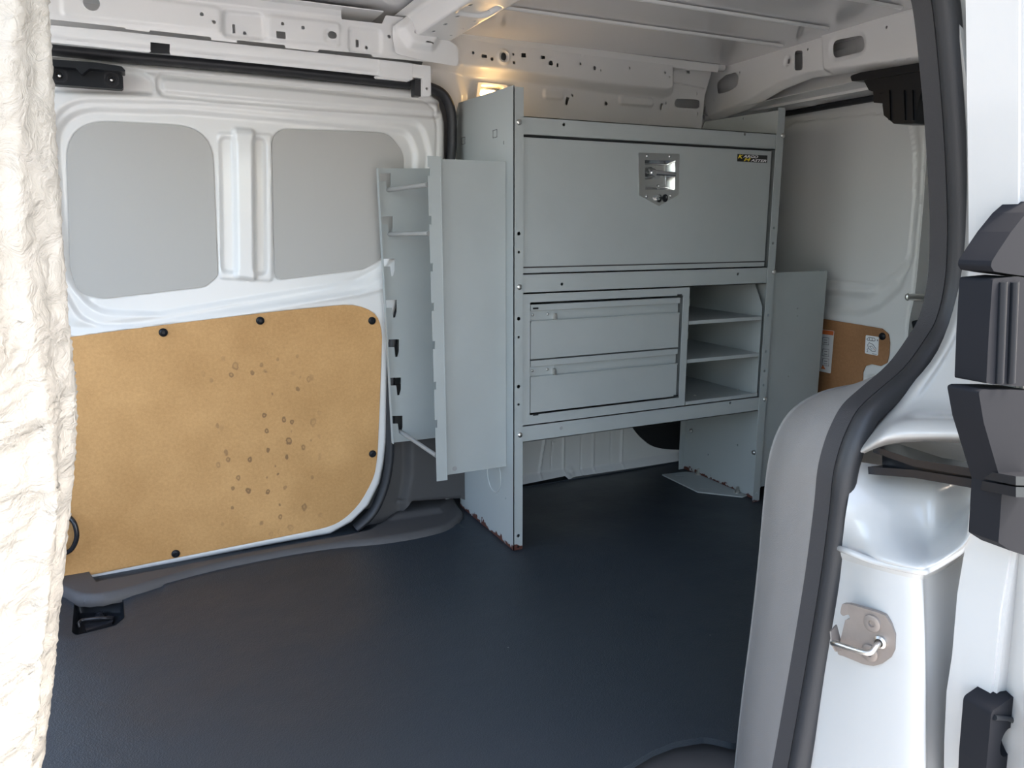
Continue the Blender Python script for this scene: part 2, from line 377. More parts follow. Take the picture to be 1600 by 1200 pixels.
def sd_poly(u, v, poly):
    p = np.array(poly, float); d2 = np.full(u.shape, 1e9); s = np.ones(u.shape)
    x0, y0 = p.min(0); x1, y1 = p.max(0)
    n = len(p)
    for i in range(n):
        ax, ay = p[i]; bx, by = p[i - 1]; ex, ey = bx - ax, by - ay; wx, wy = u - ax, v - ay
        t = np.clip((wx * ex + wy * ey) / max(ex * ex + ey * ey, 1e-18), 0, 1)
        qx, qy = wx - ex * t, wy - ey * t; d2 = np.minimum(d2, qx * qx + qy * qy)
        c1 = v >= ay; c2 = v < by; c3 = ex * wy > ey * wx
        flip = (c1 & c2 & c3) | (~c1 & ~c2 & ~c3); s = np.where(flip, -s, s)
    return s * np.sqrt(d2)
def sd_line(u, v, pts):
    d2 = np.full(u.shape, 1e9)
    for (ax, ay), (bx, by) in zip(pts, pts[1:]):
        ex, ey = bx - ax, by - ay; wx, wy = u - ax, v - ay
        t = np.clip((wx * ex + wy * ey) / max(ex * ex + ey * ey, 1e-18), 0, 1); d2 = np.minimum(d2, (wx - ex * t) ** 2 + (wy - ey * t) ** 2)
    return np.sqrt(d2)
def sm(d, w):           # 1 well inside, 0 outside, soft over width w centred on the outline
    t = np.clip(0.5 - d / w, 0, 1); return t * t * (3 - 2 * t)
def sheet(fr, out, res, height=None, holes=(), thick=0.0015, warp=None):
    """pressed sheet metal: a fine grid trimmed to an outline, holes cut through, height(u, v) pressed into it"""
    o = np.array(out, float); u0, v0 = o.min(0) - res; u1, v1 = o.max(0) + res
    nu = int((u1 - u0) / res) + 2; nv = int((v1 - v0) / res) + 2
    U, V = np.meshgrid(u0 + np.arange(nu) * res, v0 + np.arange(nv) * res)
    U = U.astype(float); V = V.astype(float)
    def dist(a, b):
        d = sd_poly(a, b, out)
        for h in holes:
            hp = np.array(h); lo = hp.min(0) - 3 * res; hi = hp.max(0) + 3 * res
            k = (a > lo[0]) & (a < hi[0]) & (b > lo[1]) & (b < hi[1])
            if k.any(): d[k] = np.maximum(d[k], -sd_poly(a[k], b[k], h))
        return d
    D = dist(U, V)
    for _ in range(2):
        k = np.abs(D) < 0.72 * res
        a = U[k]; b = V[k]; d = D[k]; e = res * 0.05
        gx = (dist(a + e, b) - d) / e; gy = (dist(a, b + e) - d) / e; g = np.sqrt(gx * gx + gy * gy) + 1e-9
        U[k] -= d * gx / g; V[k] -= d * gy / g; D[k] = dist(U[k], V[k])
        D[k] = np.where(np.abs(D[k]) < 0.12 * res, 0, D[k])
    Hh = height(U, V) if height is not None else np.zeros_like(U)
    c = np.stack([D[:-1, :-1], D[:-1, 1:], D[1:, 1:], D[1:, :-1]], -1)
    keep = (c.max(-1) < 0.35 * res) & (c.mean(-1) < -0.05 * res)
    idx = np.arange(nu * nv).reshape(nv, nu)
    F = np.stack([idx[:-1, :-1], idx[:-1, 1:], idx[1:, 1:], idx[1:, :-1]], -1)[keep]
    used = np.zeros(nu * nv, bool); used[F.ravel()] = True; remap = np.cumsum(used) - 1
    u = U.ravel()[used]; v = V.ravel()[used]; h = Hh.ravel()[used]; F = remap[F]
    O, A, B, N = (np.array(q) for q in (fr.O, fr.U, fr.V, fr.N))
    def pos(hh):
        q = O + u[:, None] * A + v[:, None] * B + hh[:, None] * N
        return warp(q) if warp is not None else q
    top = pos(h)
    if thick <= 0: return top, F
    bot = pos(h - thick); n = len(top)
    e = np.concatenate([F[:, [0, 1]], F[:, [1, 2]], F[:, [2, 3]], F[:, [3, 0]]])
    key = e.min(1) * np.int64(n) + e.max(1); _, inv, cn = np.unique(key, return_inverse=True, return_counts=True)
    be = e[cn[inv] == 1]
    side = np.stack([be[:, 1], be[:, 0], be[:, 0] + n, be[:, 1] + n], -1)
    return np.concatenate([top, bot]), np.concatenate([F, F[:, ::-1] + n, side])
def bm_rivet(c, axis, r, h=None):
    h = h or r * 0.6
    return bm_lathe(c, axis, [(r, 0), (r, h * .25), (r * .85, h * .65), (r * .5, h * .93), (0, h)], 12)
def net(rows, n=6):
    """smooth surface through a net of points: rows of equal length"""
    R = [spline(r, n) for r in rows]; cols = list(zip(*R)); C = [spline(c, n) for c in cols]
    G = np.array(C).transpose(1, 0, 2); a, b, _ = G.shape
    idx = np.arange(a * b).reshape(a, b)
    F = np.stack([idx[:-1, :-1], idx[:-1, 1:], idx[1:, 1:], idx[1:, :-1]], -1).reshape(-1, 4)
    return G.reshape(-1, 3), F
def text_mesh(txt, size, fr, u, v, h, shear=0.0, bold=0.0, depth=0.0004, sx=1.0):
    cu = bpy.data.curves.new('t', 'FONT'); cu.body = txt; cu.size = size; cu.shear = shear; cu.offset = bold; cu.extrude = depth / 2; cu.resolution_u = 3
    o = bpy.data.objects.new('t', cu); COL.objects.link(o); dg = bpy.context.evaluated_depsgraph_get(); me = bpy.data.meshes.new_from_object(o.evaluated_get(dg))
    bpy.data.objects.remove(o); bpy.data.curves.remove(cu); bm = bmesh.new(); bm.from_mesh(me); bpy.data.meshes.remove(me)
    w = max(p.co.x for p in bm.verts)
    for p in bm.verts: p.co = fr.pt(u + p.co.x * sx, v + p.co.y, h + p.co.z)
    return bm, w * sx
#@@BUILD
# ================================================================== THE PLACE
# ---- ground outside and the body shell, its unseen cab left open to admit sky light (sheet skins with real thickness)
g = bmesh.new(); bmesh.ops.create_grid(g, x_segments=2, y_segments=2, size=30)
for v in g.verts: v.co.z = -0.56
struct('ground', g, 'concrete', 'pale concrete ground outside the van')

floor_poly = [(-0.9, 0.895), (0.50, 0.895), (0.62, 0.905)] + [tuple(PZ(*p, -.004))[:2] for p in ((985, 1197), (1020, 1176), (1055, 1162), (1100, 1154), (1145, 1158))] + [(0.90, 0.875), (1.2, 0.86), (2.08, 0.86), (2.08, 2.24), (-0.9, 2.24)]
# recess for the tie-down anchor, cut through the mat
rec = fillet(FZ(0).poly([(116, 934), (192, 934), (194, 962), (180, 974), (118, 990), (112, 985)]), 0.012, 4)
def mat_h(u, v):
    edge = sm(0.925 - v, 0.05)                        # rolls down over the near sill
    h = -0.022 * (1 - np.clip((v - 0.86) / 0.06, 0, 1)) ** 2 * (u < 0.9)
    dr = sd_poly(u, v, rec); h += -0.004 * sm(dr - 0.012, 0.03)
    h += 0.0012 * np.sin(u * 9 + v * 3) * np.sin(v * 7 + 1.3)
    # long soft wrinkle along the far edge of the mat
    w = np.abs(v - (1.98 - 0.10 * np.clip((0.45 - u), 0, 1))); h += 0.005 * np.exp(-(w / 0.03) ** 2) * (u < 0.8) * (u > 0.0)
    return h
struct('floor', sheet(FZ(0), floor_poly, 0.008, mat_h, [rec], 0.012), 'rubber_mat', 'black grained rubber mat over the van floor', 40)
F_ = bpy.data.objects['floor']
# well of the recess
rp = np.array(rec); rc = rp.mean(0)
wb_ = bmesh.new(); rings = []
for s, z in ((1.0, -0.004), (0.97, -0.02), (0.90, -0.034), (0.80, -0.038)):
    rings.append([wb_.verts.new((*(rc + (p - rc) * s), z)) for p in rp])
for A, B in zip(rings, rings[1:]):
    for j in range(len(A)): wb_.faces.new([A[j], A[(j + 1) % len(A)], B[(j + 1) % len(A)], B[j]])
wb_.faces.new(rings[-1])
obj('anchor_well', wb_, 'black_plastic', F_, 40)
# painted floor pan under the mat, near step
obj('floor_pan', bm_box(-0.95, 2.1, 0.76, 2.30, -0.07, -0.045, 0.004), 'white_paint', F_)
obj('step_trim', sheet(FZ(-0.035), [(-0.9, 0.68), (0.74, 0.68), (0.95, 0.80), (0.95, 1.0), (-0.9, 1.0)], 0.02, None, (), 0.008), 'trim_dark', F_)

# outer skins
struct('wall_left', bm_box(-0.45, 2.16, 2.305, 2.33, -0.1, 1.46, 0.004), 'white_paint', 'white painted far body side of the van')
WL = bpy.data.objects['wall_left']
struct('wall_right', bm_box(1.03, 2.16, 0.50, 0.525, -0.1, 1.46, 0.004), 'white_paint', 'white painted near body side of the van behind the door opening')
WR = bpy.data.objects['wall_right']
obj('cab_side', bm_box(-1.3, -0.30, 0.52, 0.55, -0.1, 0.62, 0.004), 'white_paint', WR)
obj('cab_side', bm_box(-1.3, -0.45, 2.305, 2.33, -0.1, 0.62, 0.004), 'white_paint', WL)
struct('wall_rear', bm_box(2.17, 2.19, 0.50, 2.33, -0.1, 1.46, 0.003), 'white_paint', 'white painted outer skin behind the rear doors')
WB = bpy.data.objects['wall_rear']
struct('wall_front', bm_box(-1.32, -1.30, 0.50, 2.33, -0.1, 0.45, 0.003), 'trim_dark', 'dark dashboard side of the cab in front of the partition')  # unseen, kept low so front light reaches the rear doors

# ---- ceiling: glossy painted roof skin, three bowed ribs, the roof bow
cl = FC(1.385)
def ceil_h(u, v):
    y = -v; h = -0.012 * ((y - 1.35) / 0.75) ** 2 * -1.0
    return -h * 0 + 0.006 * sm(np.abs(y - 1.80) - 0.006, 0.012) * 0
struct('ceiling', sheet(cl, [(-0.45, -2.16), (2.1, -2.16), (2.1, -0.60), (-0.45, -0.60)], 0.05, ceil_h, (), 0.004), 'ceiling_paint', 'glossy grey painted steel roof of the van')
CE = bpy.data.objects['ceiling']
obj('roof_skin', bm_box(-0.45, 2.18, 0.47, 2.33, 1.425, 1.445, 0.004), 'white_dimmed', CE)
for y in (1.80, 1.60, 1.38, 1.15, 0.92):
    x1 = 1.76 if y > 1.7 else 1.72
    prof = [(-0.008, 0.0005), (-0.005, -0.004), (0, -0.006), (0.005, -0.004), (0.008, 0.0005)]
    obj('rib', bm_sweep([(0.80, y, 1.3815), (1.2, y, 1.3815), (x1, y, 1.3815)], prof, (0, 0, 1)), 'white_paint', CE, 50)
# roof bow: pressed channel crossing the roof towards the open door
def bow_prof(w, d, lip):
    return [(-w - lip, 0), (-w - lip, -0.003), (-w, -0.004), (-w + 0.014, -d), (w - 0.014, -d), (w, -0.004), (w + lip, -0.003), (w + lip, 0)]
bp_ = bmesh.new()
bow_pts = [(0.735, y, 1.379) for y in np.linspace(1.93, 0.66, 14)]
def bow_h(u, v):          # u across (x), v along -y
    x = u - 0.735; y = -v
    t = sm(np.abs(x) - 0.058, 0.022)
    h = 0.046 * t + 0.003
    for yy in np.arange(0.75, 1.9, 0.23): h -= 0.006 * sm(sd_poly(u, v, rect((0.735, -yy), 0.07, 0.10, 0.02)), 0.012)
    return h
bow_out = fillet([(0.640, -1.99), (0.830, -1.99), (0.830, -0.63), (0.640, -0.63)], 0.005, 2)
bh = []
for yy in np.arange(1.66, 1.95, 0.075): bh += [rect((0.712, -yy), 0.007, 0.016, 0.003), circ((0.764, -yy - 0.02), 0.004, 10)]
for yy in (0.87, 1.1, 1.33): bh += [rect((0.735, -yy), 0.03, 0.018, 0.006), circ((0.70, -yy - .03), 0.005, 10)]
obj('roof_bow', sheet(FC(1.378), bow_out, 0.004, bow_h, bh, 0.0015), 'white_paint', CE, 60)

# ---- far roof rail above the sliding door, with its stamped pockets and holes
fr = FY(1.972)
def hp(x, y, r): c = fr.uv(x, y); return circ(c, r, 14)
def hr(x, y, w, h, r=0.0, rot=0.0):
    c = fr.uv(x, y); k = 1.0 / 588
    return rect(c, w * k, h * k, r * k, rot)
def sc(Y, px=400, py=50):     # metres per pixel there
    a = PY(px, py, Y); b = PY(px, py + 10, Y); return (a.z - b.z) / 10
k_ = sc(1.972)
rail_out = fr.poly([(-60, -50), (330, -14), (530, 12), (534, 30), (597, 37), (600, 26), (700, 38), (706, 100), (600, 90), (540, 85), (460, 76), (330, 62), (190, 44), (60, 29), (-60, 14)])
kk = lambda n: n * k_
rail_holes = [circ(fr.uv(143, 5), kk(11.5), 20), circ(fr.uv(315, 23), kk(3.2), 10), circ(fr.uv(334, 35), kk(3.2), 10), rect(fr.uv(366, 44), kk(4.5), kk(14), .001),
              circ(fr.uv(383, 51), kk(3), 10), circ(fr.uv(441, 38), kk(3), 10), rect(fr.uv(438.5, 55.5), kk(15), kk(11), .001), circ(fr.uv(473, 44), kk(3), 10),
              circ(fr.uv(519, 55), kk(8), 16, kk(6.3)), rect(fr.uv(559, 67), kk(5.5), kk(13), .001), circ(fr.uv(573.5, 73.5), kk(3), 10), circ(fr.uv(608, 57), kk(3.2), 10)]
def slot(p, q, w):
    a = np.array(fr.uv(*p)); b = np.array(fr.uv(*q)); c = (a + b) / 2; d = b - a
    return rect(tuple(c), float(np.linalg.norm(d)) + w, w, w * .45, math.atan2(d[1], d[0]))
rail_slots = [slot((80, 32), (194, 44.5), .0055), slot((236, 49), (328, 59.5), .0055), slot((372, 64.5), (444, 72), .0055), slot((500, 79), (580, 86.5), .0055)]
pockets = [([(349, 16), (412, 22), (412, 62), (349, 56)], -.007), ([(418, 24), (531, 36), (531, 72), (418, 62)], .005), ([(508, 46), (532, 48), (532, 69), (506, 67)], -.003), ([(545, 42), (596, 48), (596, 84), (545, 80)], -.006), ([(96, -20), (345, 12), (345, 50), (96, 24)], .004)]
pk = [(fillet(fr.poly(p), .012, 4), h) for p, h in pockets]
edge_low = fr.poly([(-60, 4), (60, 19), (190, 34), (330, 52), (460, 66), (540, 75), (600, 80), (706, 92)])
edge_top = fr.poly([(-60, -40), (330, 0), (530, 22), (600, 33), (706, 44)])
def rail_h(u, v):
    h = np.zeros_like(u)
    for p, a in pk: h += a * sm(sd_poly(u, v, p), .010)
    lo = np.interp(u, [p[0] for p in edge_low], [p[1] for p in edge_low])
    h += -0.10 * np.clip((lo - v), 0, 1) ** 1.0 * 2.2
    hi = np.interp(u, [p[0] for p in edge_top], [p[1] for p in edge_top])
    h += 0.9 * np.clip(v - hi + .006, 0, 1)
    return h
obj('roof_rail', sheet(fr, rail_out, .0028, rail_h, rail_holes + rail_slots, .0015), 'white_paint', WL, 50)
# flange shelf between rail and ceiling
obj('rail_flange', bm_box(-1.2, 0.60, 1.93, 2.16, 1.371, 1.3735, 0), 'white_paint', WL)
# painted track cover below the rail, end cap and stop bracket
fr = FY(1.985)
tc = fr.poly([(-60, 26), (60, 39), (190, 50.5), (330, 65.5), (460, 79.5), (593, 94), (593, 118.5), (460, 105), (330, 92), (200, 79), (60, 64), (-60, 53)])
lo_l = fr.poly([(-60, 44), (60, 56), (200, 71.5), (330, 85), (460, 98.5), (593, 112)])
def track_h(u, v):
    lo = np.interp(u, [p[0] for p in lo_l], [p[1] for p in lo_l]); return .006 * sm(lo - v, .006) + 0.003 * np.sin(np.clip((v - lo) / .03, 0, 1) * 3.14)
grille = fr.poly([(235, 67), (265, 70), (265, 82), (235, 80)])
obj('track_cover', sheet(fr, tc, .004, track_h, [grille], .002), 'white_matt', WL, 50)
gm = bm_plate(FY(1.989), FY(1.989).poly([(232, 65), (268, 68), (268, 84), (232, 82)]), .002)
obj('track_grille', gm, 'black_matt', WL)
ec = FY(1.975)
obj('track_end_cap', bm_plate(ec, fillet(ec.poly([(592.5, 93), (645, 99), (645, 125), (592.5, 120)]), .004, 3), .022, bev=.003), 'white_matt', WL, 40)
lip = FY(1.978)
obj('track_lip', bm_plate(lip, lip.poly([(586, 119), (640, 124.5), (638, 127), (588, 122)]), .012), 'white_paint', WL)
stop = fillet(ec.poly([(645, 100), (673, 103), (673.5, 148), (671, 150.5), (663, 151), (660, 149), (660, 122), (645, 120.5)]), .003, 3)
obj('track_stop', bm_plate(ec, stop, .012, [circ(ec.uv(667, 138.5), .0035, 10)], bev=.0015), 'white_matt', WL, 40)
obj('stop_washer', bm_lathe(ec.pt(*ec.uv(667, 138.5), .0005), (0, -1, 0), [(.004, 0), (.004, .001), (.0075, .001), (.0075, 0)], 16), 'white_matt', WL)
bu = FY(1.99)
obj('rubber_bumper', bm_plate(bu, fillet(bu.poly([(648, 123), (661, 124), (661, 150), (648, 149.5)]), .004, 3), .03, bev=.002), 'rubber', WL, 40)
# gusset that carries the roof bow on the rail
gu = FY(1.955)
gp = fillet(gu.poly([(613, 42), (655, 10), (668, 15), (700, 62), (716, 74), (716, 104), (668, 96), (618, 84)]), [.01, .02, .015, .02, .02, .01, .01, .01], 5)
def gus_h(u, v): return .02 * sm(sd_poly(u, v, fillet(gu.poly([(622, 44), (652, 18), (668, 28), (684, 62), (674, 78), (640, 72)]), .012, 4)), .02) - .004 * sm(sd_poly(u, v, circ(gu.uv(607, 60), .02)), .012)
obj('bow_gusset', sheet(gu, gp, .004, gus_h, [circ(gu.uv(645, 52), .003, 10, .005), circ(gu.uv(650, 53), .003, 10, .005), rect(gu.uv(666, 68), .014, .004), rect(gu.uv(673, 70.5), .006, .003)], .0015), 'white_paint', WL, 50)

# ---- far side panel behind the shelving: upper rail, stamped ovals and punched holes
fr = FY(2.135); k2 = sc(2.135, 900, 120)
side_out = fr.poly([(655, 60), (700, 52), (760, 62), (1100, 104), (1112, 112), (1101, 150), (1096, 200), (1096, 300), (700, 300), (690, 280), (700, 260), (702, 175), (690, 148), (672, 139), (655, 130)])
rr_ = fillet(fr.poly([(640, 20), (760, 30), (1200, 90), (1047, 104), (1047, 143), (1035, 147), (940, 138), (790, 118), (722, 112), (690, 104), (640, 100)]), .012, 4)
ov = [(fillet(fr.poly([(849, 139), (880, 141), (880, 156), (849, 154)]), .011, 5), .007), (fillet(fr.poly([(967, 150), (1020, 154), (1020, 167), (967, 163)]), .011, 5), .007)]
lamp_pocket = fillet(fr.poly([(746, 128), (792, 132), (788, 156), (744, 152)]), .006, 4)
seam = fr.poly([(1047, 128), (1100, 139)])
def side_h(u, v):
    h = .030 * sm(sd_poly(u, v, rr_), .030)
    for p, a in ov: h += a * sm(sd_poly(u, v, p), .008)
    h += .005 * sm(sd_line(u, v, seam) - .001, .006)
    h += .006 * sm(sd_poly(u, v, circ(fr.uv(780, 92), .019, 20)), .008) - .008 * sm(sd_poly(u, v, circ(fr.uv(780, 92), .014, 20)), .006)
    h += .012 * sm(sd_poly(u, v, fr.poly([(640, 90), (712, 105), (724, 150), (724, 540), (600, 540)])), .03)
    return h
q = lambda x, y, r, ry=None: circ(fr.uv(x, y), r * k2, 12, (ry or r) * k2)
def qr(x, y, w, h, rot=0.0, r=.0008): return rect(fr.uv(x, y), w * k2, h * k2, r, rot)
side_holes = [q(780.5, 91.5, 5, 6), q(733, 86, 2.4), q(762, 95.5, 2.6), q(795, 88, 2), q(796, 101, 2.4), qr(811, 89.5, 8, 6), qr(750, 91, 9, 5), q(853, 101.5, 4.4, 3.8), q(863.5, 105, 2.2, 3), q(899, 102.5, 2), q(921, 109, 2.7, 3.6),
              q(930, 113, 1.9), q(975, 109, 2.1), q(1030, 116, 1.9), q(1037, 123, 1.9), qr(902, 88.7, 7, 5), qr(841, 93, 8, 5), qr(886, 158, 5.5, 12.5, -.25), q(894, 149, 2.3), q(947, 162, 3.2), qr(1033, 166.5, 5, 11.5, -.25), q(1040, 161, 2),
              fillet(fr.poly([(1054, 154), (1093, 156), (1093, 170), (1054, 168)]), .012, 5), q(1088.5, 146.5, 1.8, 3.2), q(1089.5, 178.5, 1.8, 3.4), qr(1075, 112.5, 7, 5)]
obj('side_panel', sheet(fr, side_out, .0028, side_h, side_holes, .0015), 'white_paint', WL, 50)
# rolled bead where side panel meets the roof
obj('roof_bead', bm_tube([PY(x, y, 2.115) for x, y in ((700, 48), (760, 59.5), (930, 82), (1090, 101), (1130, 106))], .012, 12), 'white_paint', WL, 50)
obj('roof_flange', bm_sweep([PY(x, y, 2.105) for x, y in ((690, 52), (760, 66), (930, 87.5), (1075, 105), (1122, 110))], [(-.006, 0), (.018, 0), (.018, .003), (-.006, .003)], (0, 1, 0.3)), 'white_paint', WL)

# ---- lower far wall under the shelving: white ribbed wheel-house panel with a dark liner
fr = FY(2.235)
lw = fr.poly([(700, 640), (1200, 560), (1200, 700), (1062, 716), (1000, 726), (896, 747), (884, 747), (878, 741), (818, 752), (700, 776)])
ribs = [[(842, 744), (858, 640)], [(880, 738), (882, 640)], [(926, 736), (928, 640)], [(970, 728), (973, 640)]]
joints = [[(860, 740), (863, 690), (870, 688), (870, 600)], [(907, 742), (909, 600)], [(954, 734), (956, 600)]]
ribs = [fr.poly(r) for r in ribs]; joints = [fr.poly(r) for r in joints]
foot_l = fr.poly([(700, 768), (818, 742), (880, 733), (890, 738), (900, 735), (1000, 716), (1062, 706), (1200, 690)])
def lw_h(u, v):
    h = np.zeros_like(u)
    for r in ribs: h += .007 * sm(sd_line(u, v, r) - .002, .010)
    for r in joints: h -= .004 * sm(sd_line(u, v, r) - .001, .004)
    lo = np.interp(u, [p[0] for p in foot_l], [p[1] for p in foot_l]); h += 1.2 * np.clip(lo - v, 0, 1)
    h += .010 * sm(sd_poly(u, v, circ(fr.uv(888, 738), .018, 16)), .02)
    return h
obj('wheel_house', sheet(fr, lw, .004, lw_h, (), .002), 'white_paint', WL, 50)
obj('wheel_house_foot', bm_box(0.8, 2.1, 2.20, 2.30, -0.02, 0.004, .003), 'rubber_mat', WL)
fr = FY(2.225)
ar = spline([fr.uv(*p) for p in [(975, 640), (990, 668), (1005, 686), (1025, 699), (1060, 703), (1110, 700), (1140, 660), (1140, 600), (975, 600)]], 6, True)
obj('wheel_arch_liner', bm_plate(fr, ar, .02, bev=.004), 'black_matt', WL, 40)

# ---- grey kick panel behind the rack, and the sill trim along the closed door
fr = FY(2.108)
kp = fillet(fr.poly([(598, 600), (760, 600), (760, 790), (716, 776), (640, 781), (622, 806), (604, 835), (560, 838), (590, 770), (604, 720)]), .006, 3)
crease = fr.poly([(636, 600), (636, 740), (628, 782)])
def kick_h(u, v):
    x = np.interp(v, [p[1] for p in crease][::-1], [p[0] for p in crease][::-1])
    h = .018 * sm(x - u, .03)
    h -= .006 * sm(sd_line(u, v, fr.poly([(620, 782), (716, 776)])) - .001, .006)
    return h
obj('kick_panel', sheet(fr, kp, .005, kick_h, (), .003), 'trim_dark', WL, 50)
fr = FZ(0.018)
sill_near = [(60, 905), (96, 921), (122, 931), (160, 930), (215, 917), (265, 902), (340, 882), (450, 861), (540, 848), (600, 841), (660, 831), (702, 820), (720, 806), (723, 795), (714, 783)]
sill_far = [(640, 783), (622, 797), (604, 812), (578, 828), (540, 836), (400, 861), (250, 890), (150, 909), (142, 898), (131, 880), (110, 881), (50, 885)]
so_ = [fr.uv(*p) for p in spline(sill_near, 4)] + [fr.uv(*p) for p in sill_far]
def sill_h(u, v):
    d = sd_line(u, v, [fr.uv(*p) for p in spline(sill_near, 2)]); h = -.016 * (1 - np.clip(d / .016, 0, 1)) ** 2
    h += .012 * sm(sd_poly(u, v, fr.poly([(640, 780), (720, 775), (690, 800), (610, 812)])), .03)
    return h
tag(obj('trim_1', sheet(fr, so_, .004, sill_h, (), .012), 'trim_dark', None, 50), 'dark grey plastic sill trim along the foot of the closed sliding door', None, None, 'structure')
# bits seen in the gap between kick panel and shelving: foam, wire clip
obj('gap_clip', bm_box(0.775, 0.86, 2.10, 2.115, 0.055, 0.075, .003), 'black_plastic', WL)
obj('gap_foam', bm_box(0.80, 0.85, 2.095, 2.10, 0.045, 0.060, .002), 'white_matt', WL)

# ---- far sliding door (closed)
fr = FY(2.075)
DY = 2.075
door_px = [(-60, 70), (60, 84), (190, 95), (330, 107), (460, 119.5), (640, 137), (672, 142), (690, 157), (697, 190), (696, 250), (676, 340), (628, 450), (611, 520), (607, 600), (605, 690), (601, 725), (594, 757), (577, 791), (551, 817), (517, 836), (450, 848), (360, 865), (250, 887), (150, 907), (60, 924), (-60, 946)]
door_out = fr.poly(door_px)
up_rec = fillet(fr.poly([(83, 168), (300, 174), (640, 205), (652, 240), (646, 300), (600, 420), (560, 440), (250, 492), (150, 488), (108, 440), (95, 330)]), [.10, .02, .08, .05, .05, .06, .05, .05, .08, .07, .05], 8)
up_rec2 = fillet(fr.poly([(78, 155), (300, 160), (660, 190), (672, 240), (664, 310), (612, 432), (565, 455), (250, 512), (130, 508), (98, 450), (84, 330)]), [.10, .02, .08, .05, .05, .06, .05, .05, .08, .07, .05], 8)
win1 = fillet(fr.poly([(101, 184), (333, 196), (342, 432), (322, 449), (160, 468), (120, 460), (108, 420)]), [.10, .085, .03, .03, .06, .05, .05], 8)
win2 = fillet(fr.poly([(425, 199), (610, 206), (634, 238), (634, 300), (600, 405), (570, 422), (430, 439)]), [.05, .06, .06, .05, .06, .04, .02], 8)
ovals = [fillet(fr.poly([(247, 116), (420, 131), (690, 158), (690, 180), (420, 161), (250, 146)]), [.02, 0, .02, .02, 0, .02], 6)]
brk_pocket = fillet(fr.poly([(60, 100), (195, 106), (222, 112), (240, 126), (240, 146), (60, 141)]), [.01, .02, .03, .03, .01, .01], 6)
rib_box = fillet(fr.poly([(342, 206), (427, 208), (427, 440), (344, 436)]), .012, 5)
rib_c = fillet(fr.poly([(366, 200), (398, 202), (400, 438), (370, 434)]), .008, 4)
rib_l = fillet(fr.poly([(344, 213), (368, 214), (372, 426), (348, 426)]), .022, 5)
rib_r = fillet(fr.poly([(396, 214), (416, 216), (418, 428), (398, 428)]), .020, 5)
board_px = [(60, 533), (118, 526), (255, 508), (405, 490), (500, 480), (552, 477), (585, 490), (596, 516), (596, 560), (591, 690), (588, 725), (582, 750), (562, 786), (537, 811), (510, 824), (460, 835), (360, 855), (250, 877), (150, 897), (60, 914)]
board = fr.poly(board_px)
groove1 = fr.poly([(60, 490), (115, 512), (160, 515), (260, 500), (420, 470), (540, 448), (600, 425), (640, 385)])
groove2 = fr.poly([(60, 520), (120, 524), (300, 497), (560, 460), (640, 440)])
hem = fr.poly([(-60, 90), (60, 99), (190, 108), (460, 133), (640, 151), (665, 156), (680, 170), (684, 200), (682, 250), (664, 340)])
def door_h(u, v):
    h = -.008 * sm(sd_poly(u, v, up_rec2), .016) - .010 * sm(sd_poly(u, v, up_rec), .018)
    for p in ovals: d = sd_poly(u, v, p); h += -.007 * sm(np.abs(d) - .006, .010) + 0 * d
    h += -.012 * sm(sd_poly(u, v, brk_pocket), .012)
    h += -.006 * sm(sd_line(u, v, groove1) - .008, .022) + .005 * sm(sd_line(u, v, groove2) - .004, .018)
    h += .004 * sm(sd_poly(u, v, rib_box), .008) - .010 * sm(sd_poly(u, v, rib_l), .012) - .010 * sm(sd_poly(u, v, rib_r), .012) + .016 * sm(sd_poly(u, v, rib_c), .012)
    for w in (win1, win2):
        d = sd_poly(u, v, w); h += -.003 * sm(d, .003)
    h += -.004 * sm(sd_poly(u, v, board), .004)
    d = -sd_poly(u, v, door_out); h += -.010 * (1 - np.clip(d / .012, 0, 1)) ** 2
    h += -.004 * sm(sd_line(u, v, hem) - .002, .010)
    h += -.05 * np.clip(v - .95, 0, 1) ** 2 * 3
    return h
struct('door_1', sheet(fr, door_out, .0032, door_h, (), .002), 'white_paint', 'white pressed steel sliding door, closed, on the far side', 50)
D1 = bpy.data.objects['door_1']
obj('door_skin', bm_plate(FY(2.20), door_out, .02), 'white_dimmed', D1)
for w in (win1, win2):       # flat steel blanks glued into the window recesses
    cx, cy = np.mean(w, 0); ins = [(cx + (a - cx) * .993, cy + (b - cy) * .993) for a, b in w]
    obj('window_blank', bm_plate(FY(DY + .0155), ins, .003, bev=.0008), 'blank_paint', D1, 40)
# black roller bracket on the door
b1 = FY(2.045)
bx_ = fillet(b1.poly([(78, 104), (184, 113.5), (192, 119), (193, 137), (190, 139.5), (80, 131.5), (76, 126)]), .004, 3)
br = obj('roller_bracket', bm_plate(b1, bx_, .03, [circ(b1.uv(93, 118), .008, 14), circ(b1.uv(174.5, 124.5), .008, 14)], bev=.002), 'black_plastic', D1, 40)
b2 = FY(2.015)
obj('roller_bracket_top', bm_plate(b2, fillet(b2.poly([(74, 92), (150, 97.5), (190, 103.5), (196, 110), (195, 112), (184, 111), (140, 107), (128, 116), (118, 106), (78, 103)]), .003, 3), .055, bev=.003), 'black_plastic', br, 40)
for c in ((93, 118), (174.5, 124.5)):
    obj('cup', bm_lathe(FY(2.05).pt(*b1.uv(*c)), (0, -1, 0), [(.0165, 0), (.0165, .007), (.0125, .007), (.010, -.002), (0, -.002)], 20), 'black_gloss', br, 40)
    obj('bolt', bm_rivet(FY(2.05).pt(*b1.uv(*c)) + Vector((0, .002, 0)), (0, -1, 0), .0055, .006), 'zinc', br, 40)
